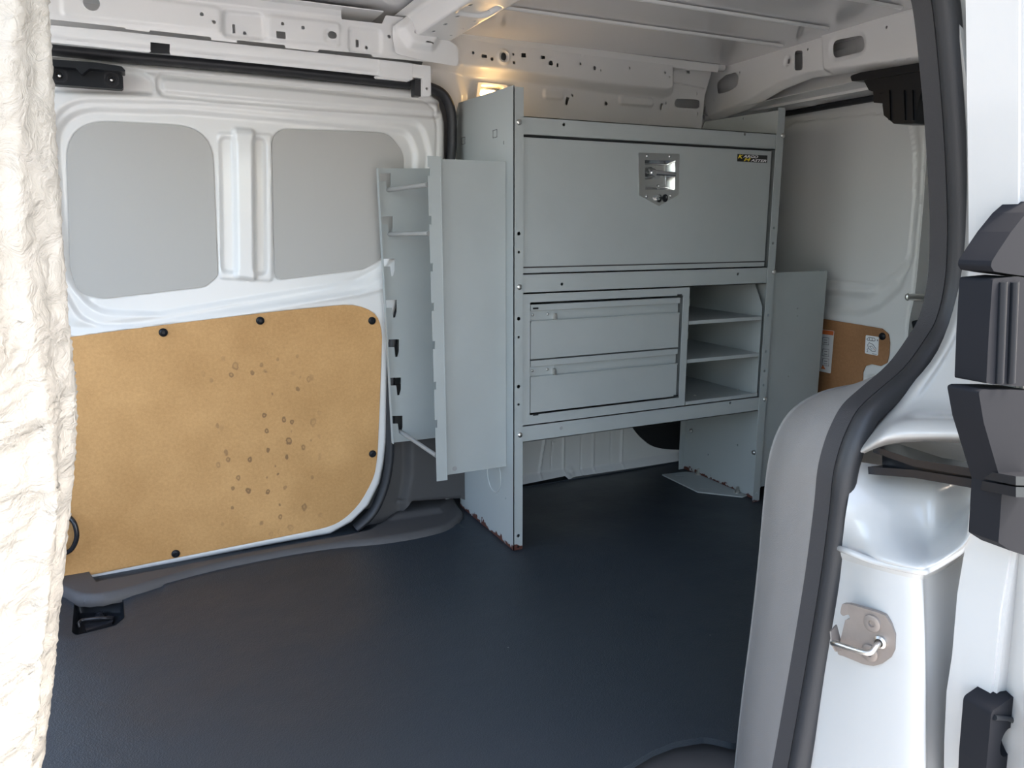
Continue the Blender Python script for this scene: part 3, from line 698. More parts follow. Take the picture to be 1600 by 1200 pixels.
# weatherstrip round the door opening
seal_px = [(-60, 62), (60, 76), (190, 89), (330, 101), (460, 113), (600, 128), (650, 132.5), (676, 138), (694, 150), (704, 172), (706, 205), (703, 255), (684, 345), (634, 460), (614, 525), (610, 600), (609, 695), (606, 732), (599, 764), (583, 799), (556, 826)]
obj('door_seal', bm_sweep([PY(*p, 2.080) for p in spline(seal_px, 5)], [(.012 * math.cos(a), .022 * math.sin(a)) for a in np.linspace(0, 2 * math.pi, 14)[:-1]], (0, 1, 0)), 'rubber', D1, 60)
# white painted hem between hardboard and seal is part of the pressing

# ---- hardboard lining of the far door
bo = FY(2.070)
hb = thing('hardboard_panel', PY(350, 880, 2.075), 'large tan hardboard panel with dark stains pinned to the closed sliding door', 'panel')
bp_px = spline([bo.uv(*p) for p in board_px[:-1]] + [bo.uv(60, 914)], 3)
obj('board', bm_plate(bo, bp_px, .004, bev=.001), 'hardboard', hb)
for c in ((255, 519.5), (406.5, 501), (581, 501), (582, 709), (274.5, 865)):
    u, v = bo.uv(*c)
    p = obj('push_pin', bm_lathe(bo.pt(u, v), (0, -1, 0), [(.0105, 0), (.0105, .0025), (.009, .005), (.005, .0065), (.004, .005), (0, .005)], 18), 'black_plastic', hb, 40)
# black tie-down ring low on the door
rg = thing('tie_down_ring', PY(104, 868, 2.07), 'black bent steel loop at the lower front of the tan hardboard', 'ring')
arc = [PY(*p, Y) for p, Y in zip(spline([(84, 868), (97, 866), (112, 856), (120.5, 836), (117, 816), (105, 806), (88, 803)], 6), [2.066] * 7 + [2.05] * 60)]
arc = [Vector((p.x, 2.045 + .012 * math.cos(i / len(arc) * 6.28), p.z)) for i, p in enumerate(arc)]
obj('loop', bm_tube(arc, .0058, 12), 'black_gloss', rg, 60)
obj('mount', bm_box(arc[0].x - .03, arc[0].x + .004, 2.035, 2.068, arc[0].z - .012, arc[-1].z + .012, .004), 'black_plastic', rg)

# ================================================================== SHELVING
SX0, SX1, SY0, SY1 = 0.862, 1.737, 1.750, 2.130      # outer width and depth of the frame
FRONT = FY(SY0)
sf = thing('shelving_frame', (1.30, 1.94, 0), 'grey steel shelving frame bolted to the floor against the far side', 'shelving')
def hole_col(x, zs, r=.0045): return [circ((x, z), r, 12) for z in zs]
# left end panel (faces forward), chamfered at the top rear, rusted along its foot
fx = FX(SX0)
ep = [(-SY0, .002), (-SY0, 1.196), (-(SY1 - .03), 1.203), (-SY1, 1.168), (-SY1, .002)]
def fxh(x, y, r=.003, ry=None): return circ(fx.uv(x, y), r, 10, ry)
el = obj('end_panel', bm_plate(fx, ep, .0022, [fxh(787, 223, .003, .005), fxh(714, 237, .003, .005), rect(fx.uv(790, 779), .004, .005), fxh(776, 832, .002, .003)]), 'cabinet_rusty', sf)
# knock-out squares and embossed badge as thin raised outlines
for c in ((773.5, 209), (724, 220)):
    u, v = fx.uv(*c); loop = [fx.pt(a, b, .0004) for a, b in rect((u, v), .024, .018)]
    obj('knock_out', bm_tube(loop, .0009, 5, True), 'trim_dark', el)
u, v = fx.uv(772, 742)
obj('stamped_mark', bm_tube([fx.pt(u + .045 * math.cos(a), v + .05 * math.sin(a), .0002) for a in np.linspace(0, 6.283, 25)[:-1]], .0018, 6, True), 'cabinet_grey', el, 60)
# front flanges (posts) with their punched holes
zl = [PY(811, y, SY0).z for y in (365, 394, 498, 527, 604, 632, 837, 854)]
zr_ = [PY(1210, y, SY0).z for y in (356, 380, 492, 548, 578, 600, 765)]
post_l = bm_plate(FRONT, [(SX0, .002), (SX0 + .027, .002), (SX0 + .027, 1.193), (SX0, 1.193)], .0022, [circ((SX0 + .0145, z), .0050 if i % 2 == 0 else .0036, 12) for i, z in enumerate(zl)])
obj('post', post_l, 'cabinet_rusty', sf)
obj('post', bm_plate(FRONT, [(SX1 - .025, .002), (SX1, .002), (SX1, 1.200), (SX1 - .025, 1.200)], .0022, [circ((SX1 - .012, z), .0042, 12) for z in zr_]), 'cabinet_rusty', sf)
fx1 = FX(SX1)
obj('end_panel', bm_plate(fx1, ep, .0022, [circ(FX(SX1).uv(1162, 185), .003, 10), circ((-1.86, .16), .003, 10), circ((-2.0, .09), .003, 10)]), 'cabinet_rusty', sf)
# rear posts
for x in (SX0, SX1 - .022): obj('rear_flange', bm_box(x, x + .022, SY1 - .003, SY1, .002, 1.165, .0006), 'cabinet_grey', sf)
# cross beams
def beam(z0, z1, holes, y=SY0 + .003):
    x0, x1 = SX0 + .027, SX1 - .025
    a = bm_plate(FY(y), [(x0, z0), (x1, z0), (x1, z1), (x0, z1)], .0022, [circ(c, .0042, 12) for c in holes])
    b = bm_box(x0, x1, y, y + .03, z0, z0 + .002); c = bm_box(x0, x1, y, y + .03, z1 - .002, z1)
    return join(a, b, c)
obj('beam', beam(1.083, 1.127, [PY(882, 194.5, SY0).xz, PY(1165, 209.5, SY0).xz]), 'cabinet_grey', sf)
obj('beam', beam(.696, .745, [PY(879, 444, SY0).xz, PY(1154, 428.5, SY0).xz]), 'cabinet_grey', sf)
obj('beam', beam(.302, .347, [PY(1142, 630, SY0).xz]), 'cabinet_grey', sf)
for c in ((877, 669),): obj('hole_plug', bm_lathe(PY(*c, SY0 + .0028), (0, -1, 0), [(.0048, 0), (.0042, .001), (0, .001)], 14), 'grey_rod', sf)
# dome bolts on the posts
for c in ((811, 191), (811.5, 448.5), (812.5, 679.5), (1223, 212), (1209, 425), (1195, 624)):
    obj('bolt', bm_rivet(PY(*c, SY0 - .0005), (0, -1, 0), .0072, .005), 'zinc', sf, 50)
# floor brackets: bent plates with bolts
fz = FZ(.006)
ft = fillet(fz.poly([(1034, 741), (1072, 737), (1110, 740), (1168, 773), (1160, 776), (1090, 768)]), .004, 3)
fb = obj('foot_plate', bm_plate(fz, ft, .004, [rect(fz.uv(1062, 743), .03, .004, 0, -.5), rect(fz.uv(1100, 764), .03, .004, 0, -.5)]), 'cabinet_grey', sf)
for c, z in (((1091, 736), .018), ((1152, 766), .014)):
    p = PZ(*c, z); p.z = .006
    obj('floor_bolt', join(bm_lathe(p, (0, 0, 1), [(.012, 0), (.012, .002), (0, .002)], 16), bm_lathe(p, (0, 0, 1), [(.008, .002), (.008, .010), (.0045, .010), (.0045, .02), (0, .021)], 6)), 'zinc', fb)
ft2 = fillet([(SX0 + .003, 1.80), (SX0 + .045, 1.81), (SX0 + .052, 1.83), (SX0 + .045, 2.02), (SX0 + .003, 2.08)], .008, 3)
obj('foot_plate', join(bm_plate(fz, ft2, .004), bm_box(SX0 + .0025, SX0 + .0045, 1.80, 2.08, .003, .05)), 'cabinet_grey', sf)
for c in ((1080, 673), (1178, 707), ):
    obj('bolt', bm_rivet(PX(*c, SX1 - .0025), (-1, 0, 0), .008, .006), 'zinc', sf, 50)
# slender back braces seen through the open bay
obj('back_brace', bm_box(SX0 + .02, SX1 - .02, SY1 - .006, SY1 - .004, .55, .58), 'cabinet_grey', sf)
obj('back_brace', bm_box(SX0 + .02, SX1 - .02, SY1 - .006, SY1 - .004, .36, .40), 'cabinet_grey', sf)

# ---- locker with the drop-down door
lk = thing('locker', (1.30, 1.94, .745), 'grey steel locker with one wide door in the upper half of the shelving', 'cabinet')
LX0, LX1 = SX0 + .004, SX1 - .004
def tray(x0, x1, y0, y1, z0, z1, t=.002, back=True, top=True):
    b = [bm_box(x0, x1, y0, y1, z0, z0 + t), bm_box(x0, x0 + t, y0, y1, z0 + t, z1), bm_box(x1 - t, x1, y0, y1, z0 + t, z1)]
    if top: b.append(bm_box(x0 + t, x1 - t, y0, y1, z1 - t, z1))
    if back: b.append(bm_box(x0 + t, x1 - t, y1 - t, y1, z0 + t, z1 - t))
    return join(*b)
obj('body', tray(LX0, LX1, 1.788, SY1 - .01, .748, 1.122), 'cabinet_grey', lk)
DX0, DX1, DZ0, DZ1 = SX0 + .0285, SX1 - .036, .762, 1.0785
dr = FY(1.755)
dpo = fillet([(DX0, DZ0), (DX1, DZ0), (DX1, DZ1), (DX0, DZ1)], .002, 2)
lh = [dr.uv(*p) for p in ((1007, 250), (1055, 251), (1054, 297), (1008, 296))]
door = obj('door', bm_plate(dr, dpo, .018, [lh], bev=.0012), 'cabinet_grey', lk)
obj('hinge_strip', bm_box(DX0, DX1, 1.7555, 1.770, .747, .7605, .001), 'cabinet_grey', lk)
obj('hinge_pin', bm_tube([(DX0, 1.756, .7615), (DX1, 1.756, .7615)], .0022, 8), 'trim_dark', lk)
# chrome folding-T latch: plate, pan, handle, rivets, lock, key
la = FY(1.7535)
lp = fillet(la.poly([(997.5, 238.5), (1062, 240.5), (1060.5, 304), (1029.5, 322), (998.5, 305)]), [.004, .004, .003, .006, .003], 4)
latch = obj('latch', bm_plate(la, lp, .002, [lh], bev=.0005), 'chrome', lk)
a, b = np.array(lh).min(0), np.array(lh).max(0)
pan = bmesh.new()
o1 = [(a[0], a[1]), (b[0], a[1]), (b[0], b[1]), (a[0], b[1])]; i1 = [(a[0] + .006, a[1] + .008), (b[0] - .014, a[1] + .008), (b[0] - .014, b[1] - .010), (a[0] + .006, b[1] - .010)]
ro = [[pan.verts.new(la.pt(*p, 0)) for p in o1], [pan.verts.new(la.pt(p[0] * .5 + q_[0] * .5, p[1] * .5 + q_[1] * .5, -.012)) for p, q_ in zip(o1, i1)], [pan.verts.new(la.pt(*p, -.024)) for p in i1]]
for A, B in zip(ro, ro[1:]):
    for j in range(4): pan.faces.new([A[j], A[(j + 1) % 4], B[(j + 1) % 4], B[j]])
pan.faces.new(ro[-1]); bmesh.ops.bevel(pan, geom=pan.edges[:], offset=.0022, segments=2, affect='EDGES')
obj('pan', pan, 'chrome', latch, 50)
hc = la.pt(*la.uv(1021, 270), -.022)
obj('handle_hub', bm_lathe(hc, (0, -1, 0), [(.016, 0), (.016, .008), (.012, .014), (.0115, .022), (.008, .027), (0, .028)], 18), 'chrome', latch, 40)
obj('handle', bm_tube([hc + Vector((-.012, -.016, .002)), hc + Vector((.0, -.018, .001)), hc + Vector((.045, -.032, -.002)), hc + Vector((.062, -.036, -.003))], [.007, .0075, .0065, .006], 12), 'chrome', latch, 60)
for c in ((1011.5, 243.5), (1047, 244.5), (1010.5, 307), (1048, 306)): obj('rivet', bm_rivet(la.pt(*la.uv(*c)), (0, -1, 0), .0042, .003), 'chrome', latch, 50)
for c in ((1007, 289.5), (1037, 290)): obj('rivet', bm_rivet(la.pt(*la.uv(*c), -.022), (0, -1, 0), .004, .003), 'chrome', latch, 50)
lkp = la.pt(*la.uv(1026, 309), 0)
obj('lock', bm_lathe(lkp, (0, -1, 0), [(.0075, 0), (.0075, .008), (.006, .010), (0, .010)], 6), 'chrome', latch)
kp_ = FY(1.738)
obj('key', join(bm_plate(kp_, circ(kp_.uv(1040, 309.5), .0088, 14, .0105), .004, [rect(kp_.uv(1042, 308), .004, .006)], bev=.001), bm_tube([lkp + Vector((0, -.008, 0)), kp_.pt(*kp_.uv(1038, 309.5), -.002)], .002, 6)), 'black_plastic', latch)
# brand decal
de = FY(1.7545)
c0 = de.uv(1152.5, 240.5); c1 = de.uv(1198.5, 254.5)
dp = [c0 and (c0[0], c1[1]), (c1[0], c1[1]), (c1[0], c0[1]), (c0[0], c0[1])]
decal = obj('brand_decal', bm_plate(de, dp, .0008), 'decal_black', lk)
dw, dh = c1[0] - c0[0], c0[1] - c1[1]
def word(txt, m, u, v, w, h):
    b_, w_ = text_mesh(txt, 1.0, de, 0, 0, 0, .30, .02, .001)
    P = [((p.co - de.O).dot(de.U), (p.co - de.O).dot(de.V), (p.co - de.O).dot(de.N)) for p in b_.verts]
    x0, x1 = min(p[0] for p in P), max(p[0] for p in P); y0, y1 = min(p[1] for p in P), max(p[1] for p in P)
    for q_, p in zip(b_.verts, P): q_.co = de.pt(u + (p[0] - x0) / (x1 - x0) * w, v + (p[1] - y0) / (y1 - y0) * h, .0003 + (.0003 if p[2] > 0 else -.0001))
    obj('lettering', b_, m, decal)
X_, Y_ = c0[0], c1[1]
word('K', 'decal_yellow', X_ + dw * .02, Y_ + dh * .42, dw * .17, dh * .50); word('ARGO', 'decal_white', X_ + dw * .185, Y_ + dh * .55, dw * .50, dh * .36)
word('M', 'decal_yellow', X_ + dw * .21, Y_ + dh * .08, dw * .23, dh * .46); word('ASTER', 'decal_white', X_ + dw * .44, Y_ + dh * .08, dw * .53, dh * .34)

# ---- drawer unit
du = thing('drawer_unit', (1.15, 1.94, .35), 'grey steel two-drawer unit under the locker', 'drawers')
UX0, UX1, UZ0, UZ1 = SX0 + .0285, 1.424, .3485, .6935
obj('body', tray(UX0 + .001, UX1, 1.80, SY1 - .02, UZ0, UZ1), 'cabinet_grey', du)
ff = FY(1.7535)
wx0, wx1, wz0, wz1 = .911, 1.402, .374, .672
obj('face_frame', join(bm_plate(ff, [(UX0, UZ0), (UX1, UZ0), (UX1, UZ1), (UX0, UZ1)], .002, [[(wx0, wz0), (wx1, wz0), (wx1, wz1), (wx0, wz1)]]), bm_box(UX1 - .002, UX1, 1.7555, 1.80, UZ0, UZ1)), 'cabinet_grey', du)
for z0, z1 in ((.5225, .6655), (.3785, .5185)):
    dx0, dx1 = wx0 + .004, wx1 - .008
    dd = obj('drawer', join(bm_box(dx0, dx1, 1.757, 1.772, z0, z1 - .044, .0012), bm_box(dx0, dx1, 1.7655, 1.7675, z1 - .046, z1 - .008), bm_box(dx0, dx1, 1.757, 1.782, z1 - .016, z1, .0012), bm_box(dx0, dx0 + .004, 1.772, 2.08, z0, z1 - .01), bm_box(dx1 - .004, dx1, 1.772, 2.08, z0, z1 - .01), bm_box(dx0 + .004, dx1 - .004, 1.784, 2.08, z0, z0 + .002)), 'cabinet_grey', du)
    lw_ = bm_plate(FY(1.763), [(dx0, z1 - .044), (dx0 + .075, z1 - .044), (dx0 + .075, z1 - .017), (dx0, z1 - .017)], .0015)
    pl = obj('catch_plate', lw_, 'cabinet_grey', dd)
    for x in (.008, .053): obj('screw', bm_rivet((dx0 + x, 1.7625, z1 - .027), (0, -1, 0), .0036, .0025), 'zinc', dd, 50)
    obj('catch', bm_box(dx0 + .069, dx0 + .075, 1.752, 1.765, z1 - .042, z1 - .026, .0015), 'zinc', dd)
    obj('pull_lip', bm_box(dx0, dx1, 1.755, 1.759, z1 - .046, z1 - .0425, .0008), 'cabinet_grey', dd)
for c in ((838, 482), (838, 648.5), (1063, 461), (1057, 618.5)):
    u, v = FRONT.uv(*c); obj('corner_notch', bm_box(u - .008, u + .008, 1.7530, 1.7536, v - .0022, v + .0022), 'black_matt', du)

# ---- open shelf bay beside the drawers
sb_ = thing('shelf_bay', (1.57, 1.94, .35), 'open grey steel bay with three shelves beside the drawers', 'shelf')
BX0, BX1 = 1.426, 1.708
side = bm_plate(FX(BX1 + .002), [(-1.762, .349), (-1.762, .625), (-1.80, .694), (-(SY1 - .02), .694), (-(SY1 - .02), .349)], .002, [circ((-1.79, z), .003, 10) for z in (.585, .475)])
obj('side_panel', side, 'cabinet_grey', sb_)
obj('side_panel', bm_box(BX0, BX0 + .002, 1.80, SY1 - .02, .349, .694), 'cabinet_grey', sb_)
for z in (PY(1130, 499, 1.757).z, PY(1130, 557.5, 1.757).z):
    s = obj('shelf', join(bm_box(BX0 + .003, BX1 - .001, 1.757, SY1 - .03, z, z + .0015), bm_box(BX0 + .003, BX1 - .001, 1.757, 1.7585, z - .009, z), bm_box(BX0 + .003, BX1 - .001, SY1 - .0315, SY1 - .03, z, z + .028)), 'cabinet_grey', sb_)
obj('shelf', join(bm_box(BX0 + .003, BX1 - .001, 1.757, SY1 - .03, .3515, .353), bm_box(BX0 + .003, BX1 - .001, 1.7555, 1.7585, .348, .3585)), 'cabinet_grey', sb_)
for c in ((1085.5, 618), (1153, 609)): obj('screw', bm_rivet(PZ(*c, .353), (0, 0, 1), .004, .003), 'zinc', sb_, 50)
obj('rear_strip', bm_box(BX0 + .003, BX0 + .06, SY1 - .028, SY1 - .025, .36, .69), 'cabinet_grey', sb_)

# ---- spool rack on the front end of the shelving: two panels with hooked slots, three rods
ra = thing('spool_rack', (.75, 1.93, .23), 'grey steel cable spool rack with three rods, fixed to the forward end of the shelving', 'rack')
YB, YA = 1.793, 2.045
pb = FY(YB)
obj('front_panel', bm_plate(pb, [(.690, .229), (SX0 - .001, .229), (SX0 - .001, 1.022), (.684, 1.022)], .0022, [circ((.712, .243), .0065, 14)]), 'cabinet_grey', ra)
obj('panel_plug', bm_lathe((.712, YB + .0005, .243), (0, -1, 0), [(.0063, -.001), (.0063, .0008), (0, .0008)], 14), 'grey_rod', ra)
# turned flange along the free edge, notched for the rods
nz = [PY(667, y, 1.775).z for y in (268, 344, 418, 480, 540, 604, 664)]
pf = FY(1.775)
outl = [(.655, .222), (.684, .222), (.681, 1.026), (.648, 1.026)]
edge = []
for z in sorted(nz): 
    x = .655 - (z - .222) / .8 * .007
    edge += [(x, z - .010), (x + .006, z - .010), (x + .006, z + .010), (x, z + .010)]
outl = [outl[0], outl[1], outl[2], outl[3]] + list(reversed(edge))
obj('panel_flange', join(bm_plate(pf, outl, .0022), bm_sweep([(.6825, 1.784, .222), (.6805, 1.784, 1.026)], [(-.0012, -.010), (.0012, -.010), (.0012, .0095), (-.0012, .0095)], (0, 1, 0))), 'cabinet_grey', ra)
pa = FY(YA)
slots = []
for x, y in zip((593, 596, 599.5, 602.5, 606, 609, 611.5), (271, 338.5, 404.5, 469, 530.5, 590.5, 650)):
    slots.append([pa.uv(x + i, y + j) for i, j in ((0, 0), (17.5, -.5), (17.5, 18), (15, 27), (12, 27.5), (10, 12), (0, 12))])
sl2 = [[p for p in s] for s in slots]
obj('rear_panel', bm_plate(pa, [pa.uv(588, 263), pa.uv(612, 692), (SX0 - .001, .258), (SX0 - .001, 1.022)], .0022, sl2), 'cabinet_grey', ra)
a0, a1 = PY(588, 263, YA), PY(612, 692, YA)
obj('rear_flange', bm_sweep([a1 + Vector((.001, -.006, 0)), a0 + Vector((.001, -.006, 0))], [(-.001, -.008), (.001, -.008), (.001, .006), (-.001, .006)], (0, 1, 0)), 'cabinet_grey', ra)
for p, r in (((604, 297), (668, 288.5)), ((606, 366), (670, 364.5)), ((625, 674), (682, 712))):
    obj('rod', bm_tube([PY(*p, YA + .012), PY(*r, YB - .004)], .0058, 12), 'grey_rod', ra, 50)
# ---- matching rack panel on the rear end of the shelving
r2 = thing('spool_rack', (1.85, 1.80, .04), 'bare grey steel spool rack panel on the rear end of the shelving', 'rack')
YC = 1.772
pc = FY(YC)
obj('front_panel', bm_plate(pc, [(SX1 + .022, .040), (1.985, .040), (1.985, .726), (SX1 + .022, .726)], .0022, [circ(PY(1246, 482, YC).xz, .0022, 8), circ(PY(1246, 494, YC).xz, .0018, 8), circ(PY(1232, 588, YC).xz, .002, 8)]), 'cabinet_grey', r2)
obj('panel_flange', bm_box(SX1 + .004, SX1 + .021, YC - .006, YC - .004, .040, .726, .0006), 'cabinet_grey', r2)
obj('panel_return', bm_box(1.9835, 1.985, YC + .0022, YC + .03, .040, .726), 'cabinet_grey', r2)

# ================================================================== REAR END
# ---- rear header: hollow pressed beam over the rear doors
fr = Fr((1.835, 2.2, 0), (-.07, -1, 0), (0, 0, 1)); kx = (PX(1300, 60, 1.80).z - PX(1300, 70, 1.80).z) / 10
hd = fr.poly([(1096, 108), (1120, 100), (1160, 83), (1262, 50), (1285, 44), (1440, 4), (1640, -50), (1640, 62), (1470, 93), (1400, 103), (1330, 113), (1288, 118), (1262, 121), (1215, 139), (1165, 168), (1108, 190), (1098, 150)])
hraise = fillet(fr.poly([(1286, 30), (1660, -60), (1660, 58), (1470, 89), (1330, 110), (1300, 116), (1290, 108)]), .012, 4)
htop = fr.poly([(1096, 116), (1160, 92), (1285, 53), (1440, 14), (1640, -36)])
hlow = fr.poly([(1108, 181), (1165, 158), (1215, 128), (1262, 112), (1330, 104), (1470, 85), (1640, 54)])
ovh = [fillet(fr.poly([(1119, 130), (1134, 117), (1150, 113), (1154, 120), (1153, 133), (1140, 143), (1122, 147)]), .016, 5), fillet(fr.poly([(1241.5, 79), (1254, 79), (1254, 110), (1241.5, 110)]), .0095, 5), fillet(fr.poly([(1304, 64), (1352, 55), (1356, 80), (1306, 92)]), [.022] * 4, 6)]
def head_h(u, v):
    h = .014 * sm(sd_poly(u, v, hraise), .014)
    us = [p[0] for p in htop]; hi = np.interp(u, us, [p[1] for p in htop]); h -= .9 * np.clip(v - hi, 0, 1)
    us = [p[0] for p in hlow]; lo = np.interp(u, us, [p[1] for p in hlow]); h -= 1.1 * np.clip(lo - v, 0, 1)
    for p in ovh[2:]: d = sd_poly(u, v, p); h -= .006 * sm(d - .006, .014)
    h -= .006 * sm(sd_poly(u, v, circ(fr.uv(1230, 95), .013, 14)), .008)
    return h
qx = lambda x, y, r, ry=None: circ(fr.uv(x, y), r * kx, 12, (ry or r) * kx)
hh_ = ovh + [rect(fr.uv(1230, 95.5), 5.5 * kx, 8 * kx, .001), qx(1262, 77, 1.7, 2.4), qx(1156, 113, 1.3, 1.8), qx(1116, 157, 1.3, 1.8), qx(1391.5, 43.5, 2.1, 2.5), qx(1230, 30, .1)]
hh_ = hh_[:-1]
obj('header', sheet(fr, hd, .0032, head_h, hh_, .0015), 'white_paint', WB, 50)
# inner skin of the hollow header, seen through the ovals
hin = FX(1.90)
obj('header_inner', sheet(hin, [(-2.3, 1.24), (-.55, 1.24), (-.55, 1.40), (-2.3, 1.40)], .012, lambda u, v: .02 * sm(sd_poly(u, v, rect((-1.70, 1.33), .07, .08, .012)), .012), (), .0015), 'white_paint', WB, 50)
# underside of the header with its slots
fc = FC(1.248)
und = [(1.842, -2.26), (2.10, -2.26), (2.10, -.60), (1.74, -.60)]
def und_h(u, v):
    y = -v; h = -.030 * sm(1.93 - u, .03) * 0
    h += .006 * sm(sd_poly(u, v, rect((1.985, -1.94), .05, .12, .01)), .012) + .006 * sm(sd_poly(u, v, rect((1.95, -1.79), .03, .06, .012)), .01)
    return h
obj('header_underside', sheet(fc, und, .008, und_h, [rect((1.95, -1.79), .012, .03, .005), rect((1.985, -1.93), .014, .06, .004), circ((2.02, -1.85), .008, 12), rect((1.96, -1.60), .012, .03, .005), rect((2.0, -2.06), .012, .05, .004)], .0015), 'white_paint', WB, 50)
obj('header_seal', bm_sweep([Vector((2.035, y, 1.240)) for y in np.linspace(2.24, .62, 20)], [(.014 * math.cos(a), .010 * math.sin(a)) for a in np.linspace(0, 6.283, 11)[:-1]], (0, 0, 1)), 'rubber', WB, 60)
# rear quarter between far wall and rear door
obj('rear_pillar', sheet(FX(2.02), [(-2.30, -.05), (-2.17, -.05), (-2.15, .5), (-2.14, 1.1), (-2.10, 1.26), (-2.30, 1.26)], .02, None, (), .01), 'white_paint', WB)

# ---- rear door (left leaf) with its pressed window blank
XD = 2.062
fr = FX(XD)
rd = fr.poly([(1130, 190), (1180, 168), (1260, 158), (1380, 150), (1440, 150), (1448, 165), (1447, 220), (1440, 330), (1428, 455), (1418, 510), (1416, 600), (1422, 760), (1130, 760)])
pan_o = fillet(fr.poly([(1160, 202), (1225, 199), (1240, 190), (1360, 178), (1418, 180), (1427, 240), (1426, 310), (1416, 410), (1372, 446), (1215, 426), (1150, 415)]), [.02, .04, .04, .03, .07, .04, .04, .08, .08, .05, .05], 8)
pan_i = fillet(fr.poly([(1160, 192), (1220, 186), (1240, 178), (1360, 166), (1428, 168), (1436, 240), (1433, 310), (1424, 415), (1378, 455), (1215, 436), (1150, 425)]), [.02, .04, .04, .03, .07, .04, .04, .08, .08, .05, .05], 8)
pocket = fillet(fr.poly([(1150, 446), (1300, 458), (1352, 462), (1395, 440), (1421, 405), (1405, 450), (1372, 480), (1345, 490), (1150, 478)]), .02, 4)
rb_px = [(1180, 484), (1290, 499), (1340, 507), (1378, 513.5), (1388, 522), (1390, 535), (1389, 553), (1386, 567), (1376, 572), (1362, 569), (1352, 572), (1348, 582), (1347, 620), (1347, 700), (1180, 700)]
rboard = fr.poly(rb_px)
def rear_h(u, v):
    d = sd_poly(u, v, pan_o)
    h = -.010 * sm(sd_poly(u, v, pan_i), .024) + .004 * sm(d, .004) - .003 * sm(np.abs(d) - .001, .003)
    h -= .016 * sm(sd_poly(u, v, pocket), .03)
    d = -sd_poly(u, v, rd); h -= .008 * (1 - np.clip(d / .010, 0, 1)) ** 2
    h -= .004 * sm(sd_poly(u, v, rboard), .004)
    h -= .010 * sm(sd_poly(u, v, fillet(fr.poly([(1352, 588), (1420, 590), (1420, 640), (1352, 640)]), .02, 4)), .02)
    return h
struct('door_2', sheet(fr, rd, .0045, rear_h, (), .002), 'white_paint', 'white pressed steel rear door leaf, closed, behind the shelving', 50)
D2 = bpy.data.objects['door_2']
obj('door_skin', bm_plate(FX(XD + .06), rd, .02), 'white_dimmed', D2)
ed_ = [fr.pt(*p, -.004) for p in spline(fr.poly([(1440, 150), (1448, 165), (1447, 220), (1440, 330), (1428, 455), (1418, 510), (1416, 600), (1422, 760)]), 6)]
obj('door_edge', bm_sweep(ed_, [(-.001, 0), (.001, 0), (.001, .07), (-.001, .07)], (1, 0, 0)), 'white_matt', D2, 50)
# the other rear leaf
tag(obj('door_3', bm_box(2.085, 2.12, .53, 1.425, -.02, 1.25, .006), 'white_matt', None), 'white right hand rear door leaf, mostly hidden behind the door pillar', None, None, 'structure')
obj('door_gap_seal', bm_box(2.07, 2.12, 1.405, 1.432, 0, 1.24, .006), 'rubber', bpy.data.objects['door_3'])
obj('door_latch_cover', bm_plate(FX(2.05), fillet(FX(2.05).poly([(1424, 502), (1440, 498), (1470, 500), (1470, 545), (1432, 540)]), .006, 3), .04, bev=.004), 'black_plastic', bpy.data.objects['door_3'], 40)
ck = thing('door_check_rod', PX(1424, 464, 2.03), 'short bright steel rod sticking out beside the rear door edge', 'rod')
c0_ = PX(1422, 464, 2.07); c1_ = PX(1470, 466, 2.0)
obj('rod', bm_tube([c0_, c1_], .0105, 12), 'zinc', ck, 50)
obj('collar', bm_lathe(c0_, (c1_ - c0_).normalized(), [(.014, -.004), (.014, .004), (.0106, .006)], 14), 'zinc', ck, 40)
# hardboard on the rear door with labels
bo = FX(XD - .003)
h2 = thing('hardboard_panel', PX(1300, 690, XD - .003), 'small brown hardboard panel with white stickers on the rear door', 'panel')
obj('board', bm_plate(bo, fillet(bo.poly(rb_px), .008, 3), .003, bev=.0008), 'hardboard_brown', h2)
u, v = bo.uv(1379, 525.5); obj('push_pin', bm_lathe(bo.pt(u, v), (-1, 0, 0), [(.0115, 0), (.0115, .0025), (.009, .005), (0, .006)], 18), 'black_plastic', h2, 40)
def label(c, name='sticker'):
    return obj(name, bm_plate(bo, fillet([bo.uv(*p) for p in c], .004, 3), .0008, h0=.0008), 'decal_white', h2)
st1 = label([(1353, 523.5), (1373.5, 526.5), (1372, 556), (1351.5, 552)])
def stroke(pts, parent, m='decal_grey', r=.0009):
    return obj('print', bm_tube([bo.pt(*bo.uv(*p), .0009) for p in pts], r, 4), m, parent)
stroke([(1354.5, 530), (1358, 527), (1367, 528.5), (1368, 532), (1366, 533), (1356, 531.5), (1354.5, 530)], st1)
stroke([(1359, 528), (1359, 531)], st1); stroke([(1363, 528.5), (1363, 532)], st1)
stroke([(1371, 530.5), (1371.5, 533)], st1, r=.0015)
stroke([(1356, 539), (1358, 535.5), (1364, 538), (1369, 545), (1368, 549), (1363, 549), (1357, 544), (1356, 539)], st1)
stroke([(1359, 541), (1363, 541), (1366, 545), (1362, 545.5), (1359, 541)], st1, r=.0006)
stroke([(1366, 545), (1367, 547)], st1, 'decal_orange'); stroke([(1354.5, 546), (1356, 544.5), (1356, 550), (1354.5, 549)], st1, r=.0006); stroke([(1363, 552.5), (1370, 553.8)], st1, r=.0006)
st2 = label([(1262, 512), (1303.5, 517), (1298, 583.5), (1258, 575)])
obj('print', bm_plate(bo, bo.poly([(1262, 512.5), (1303, 517.5), (1302.4, 524), (1262, 519)]), .0004, h0=.0011), 'decal_orange', st2)
for y in (527, 545, 560):
    stroke([(1286, y), (1295.5, y + 1), (1295, y + 12), (1285, y + 10.5), (1286, y)], st2); stroke([(1288, y + 4), (1293, y + 4.6)], st2); stroke([(1287.5, y + 8), (1293, y + 8.6)], st2)
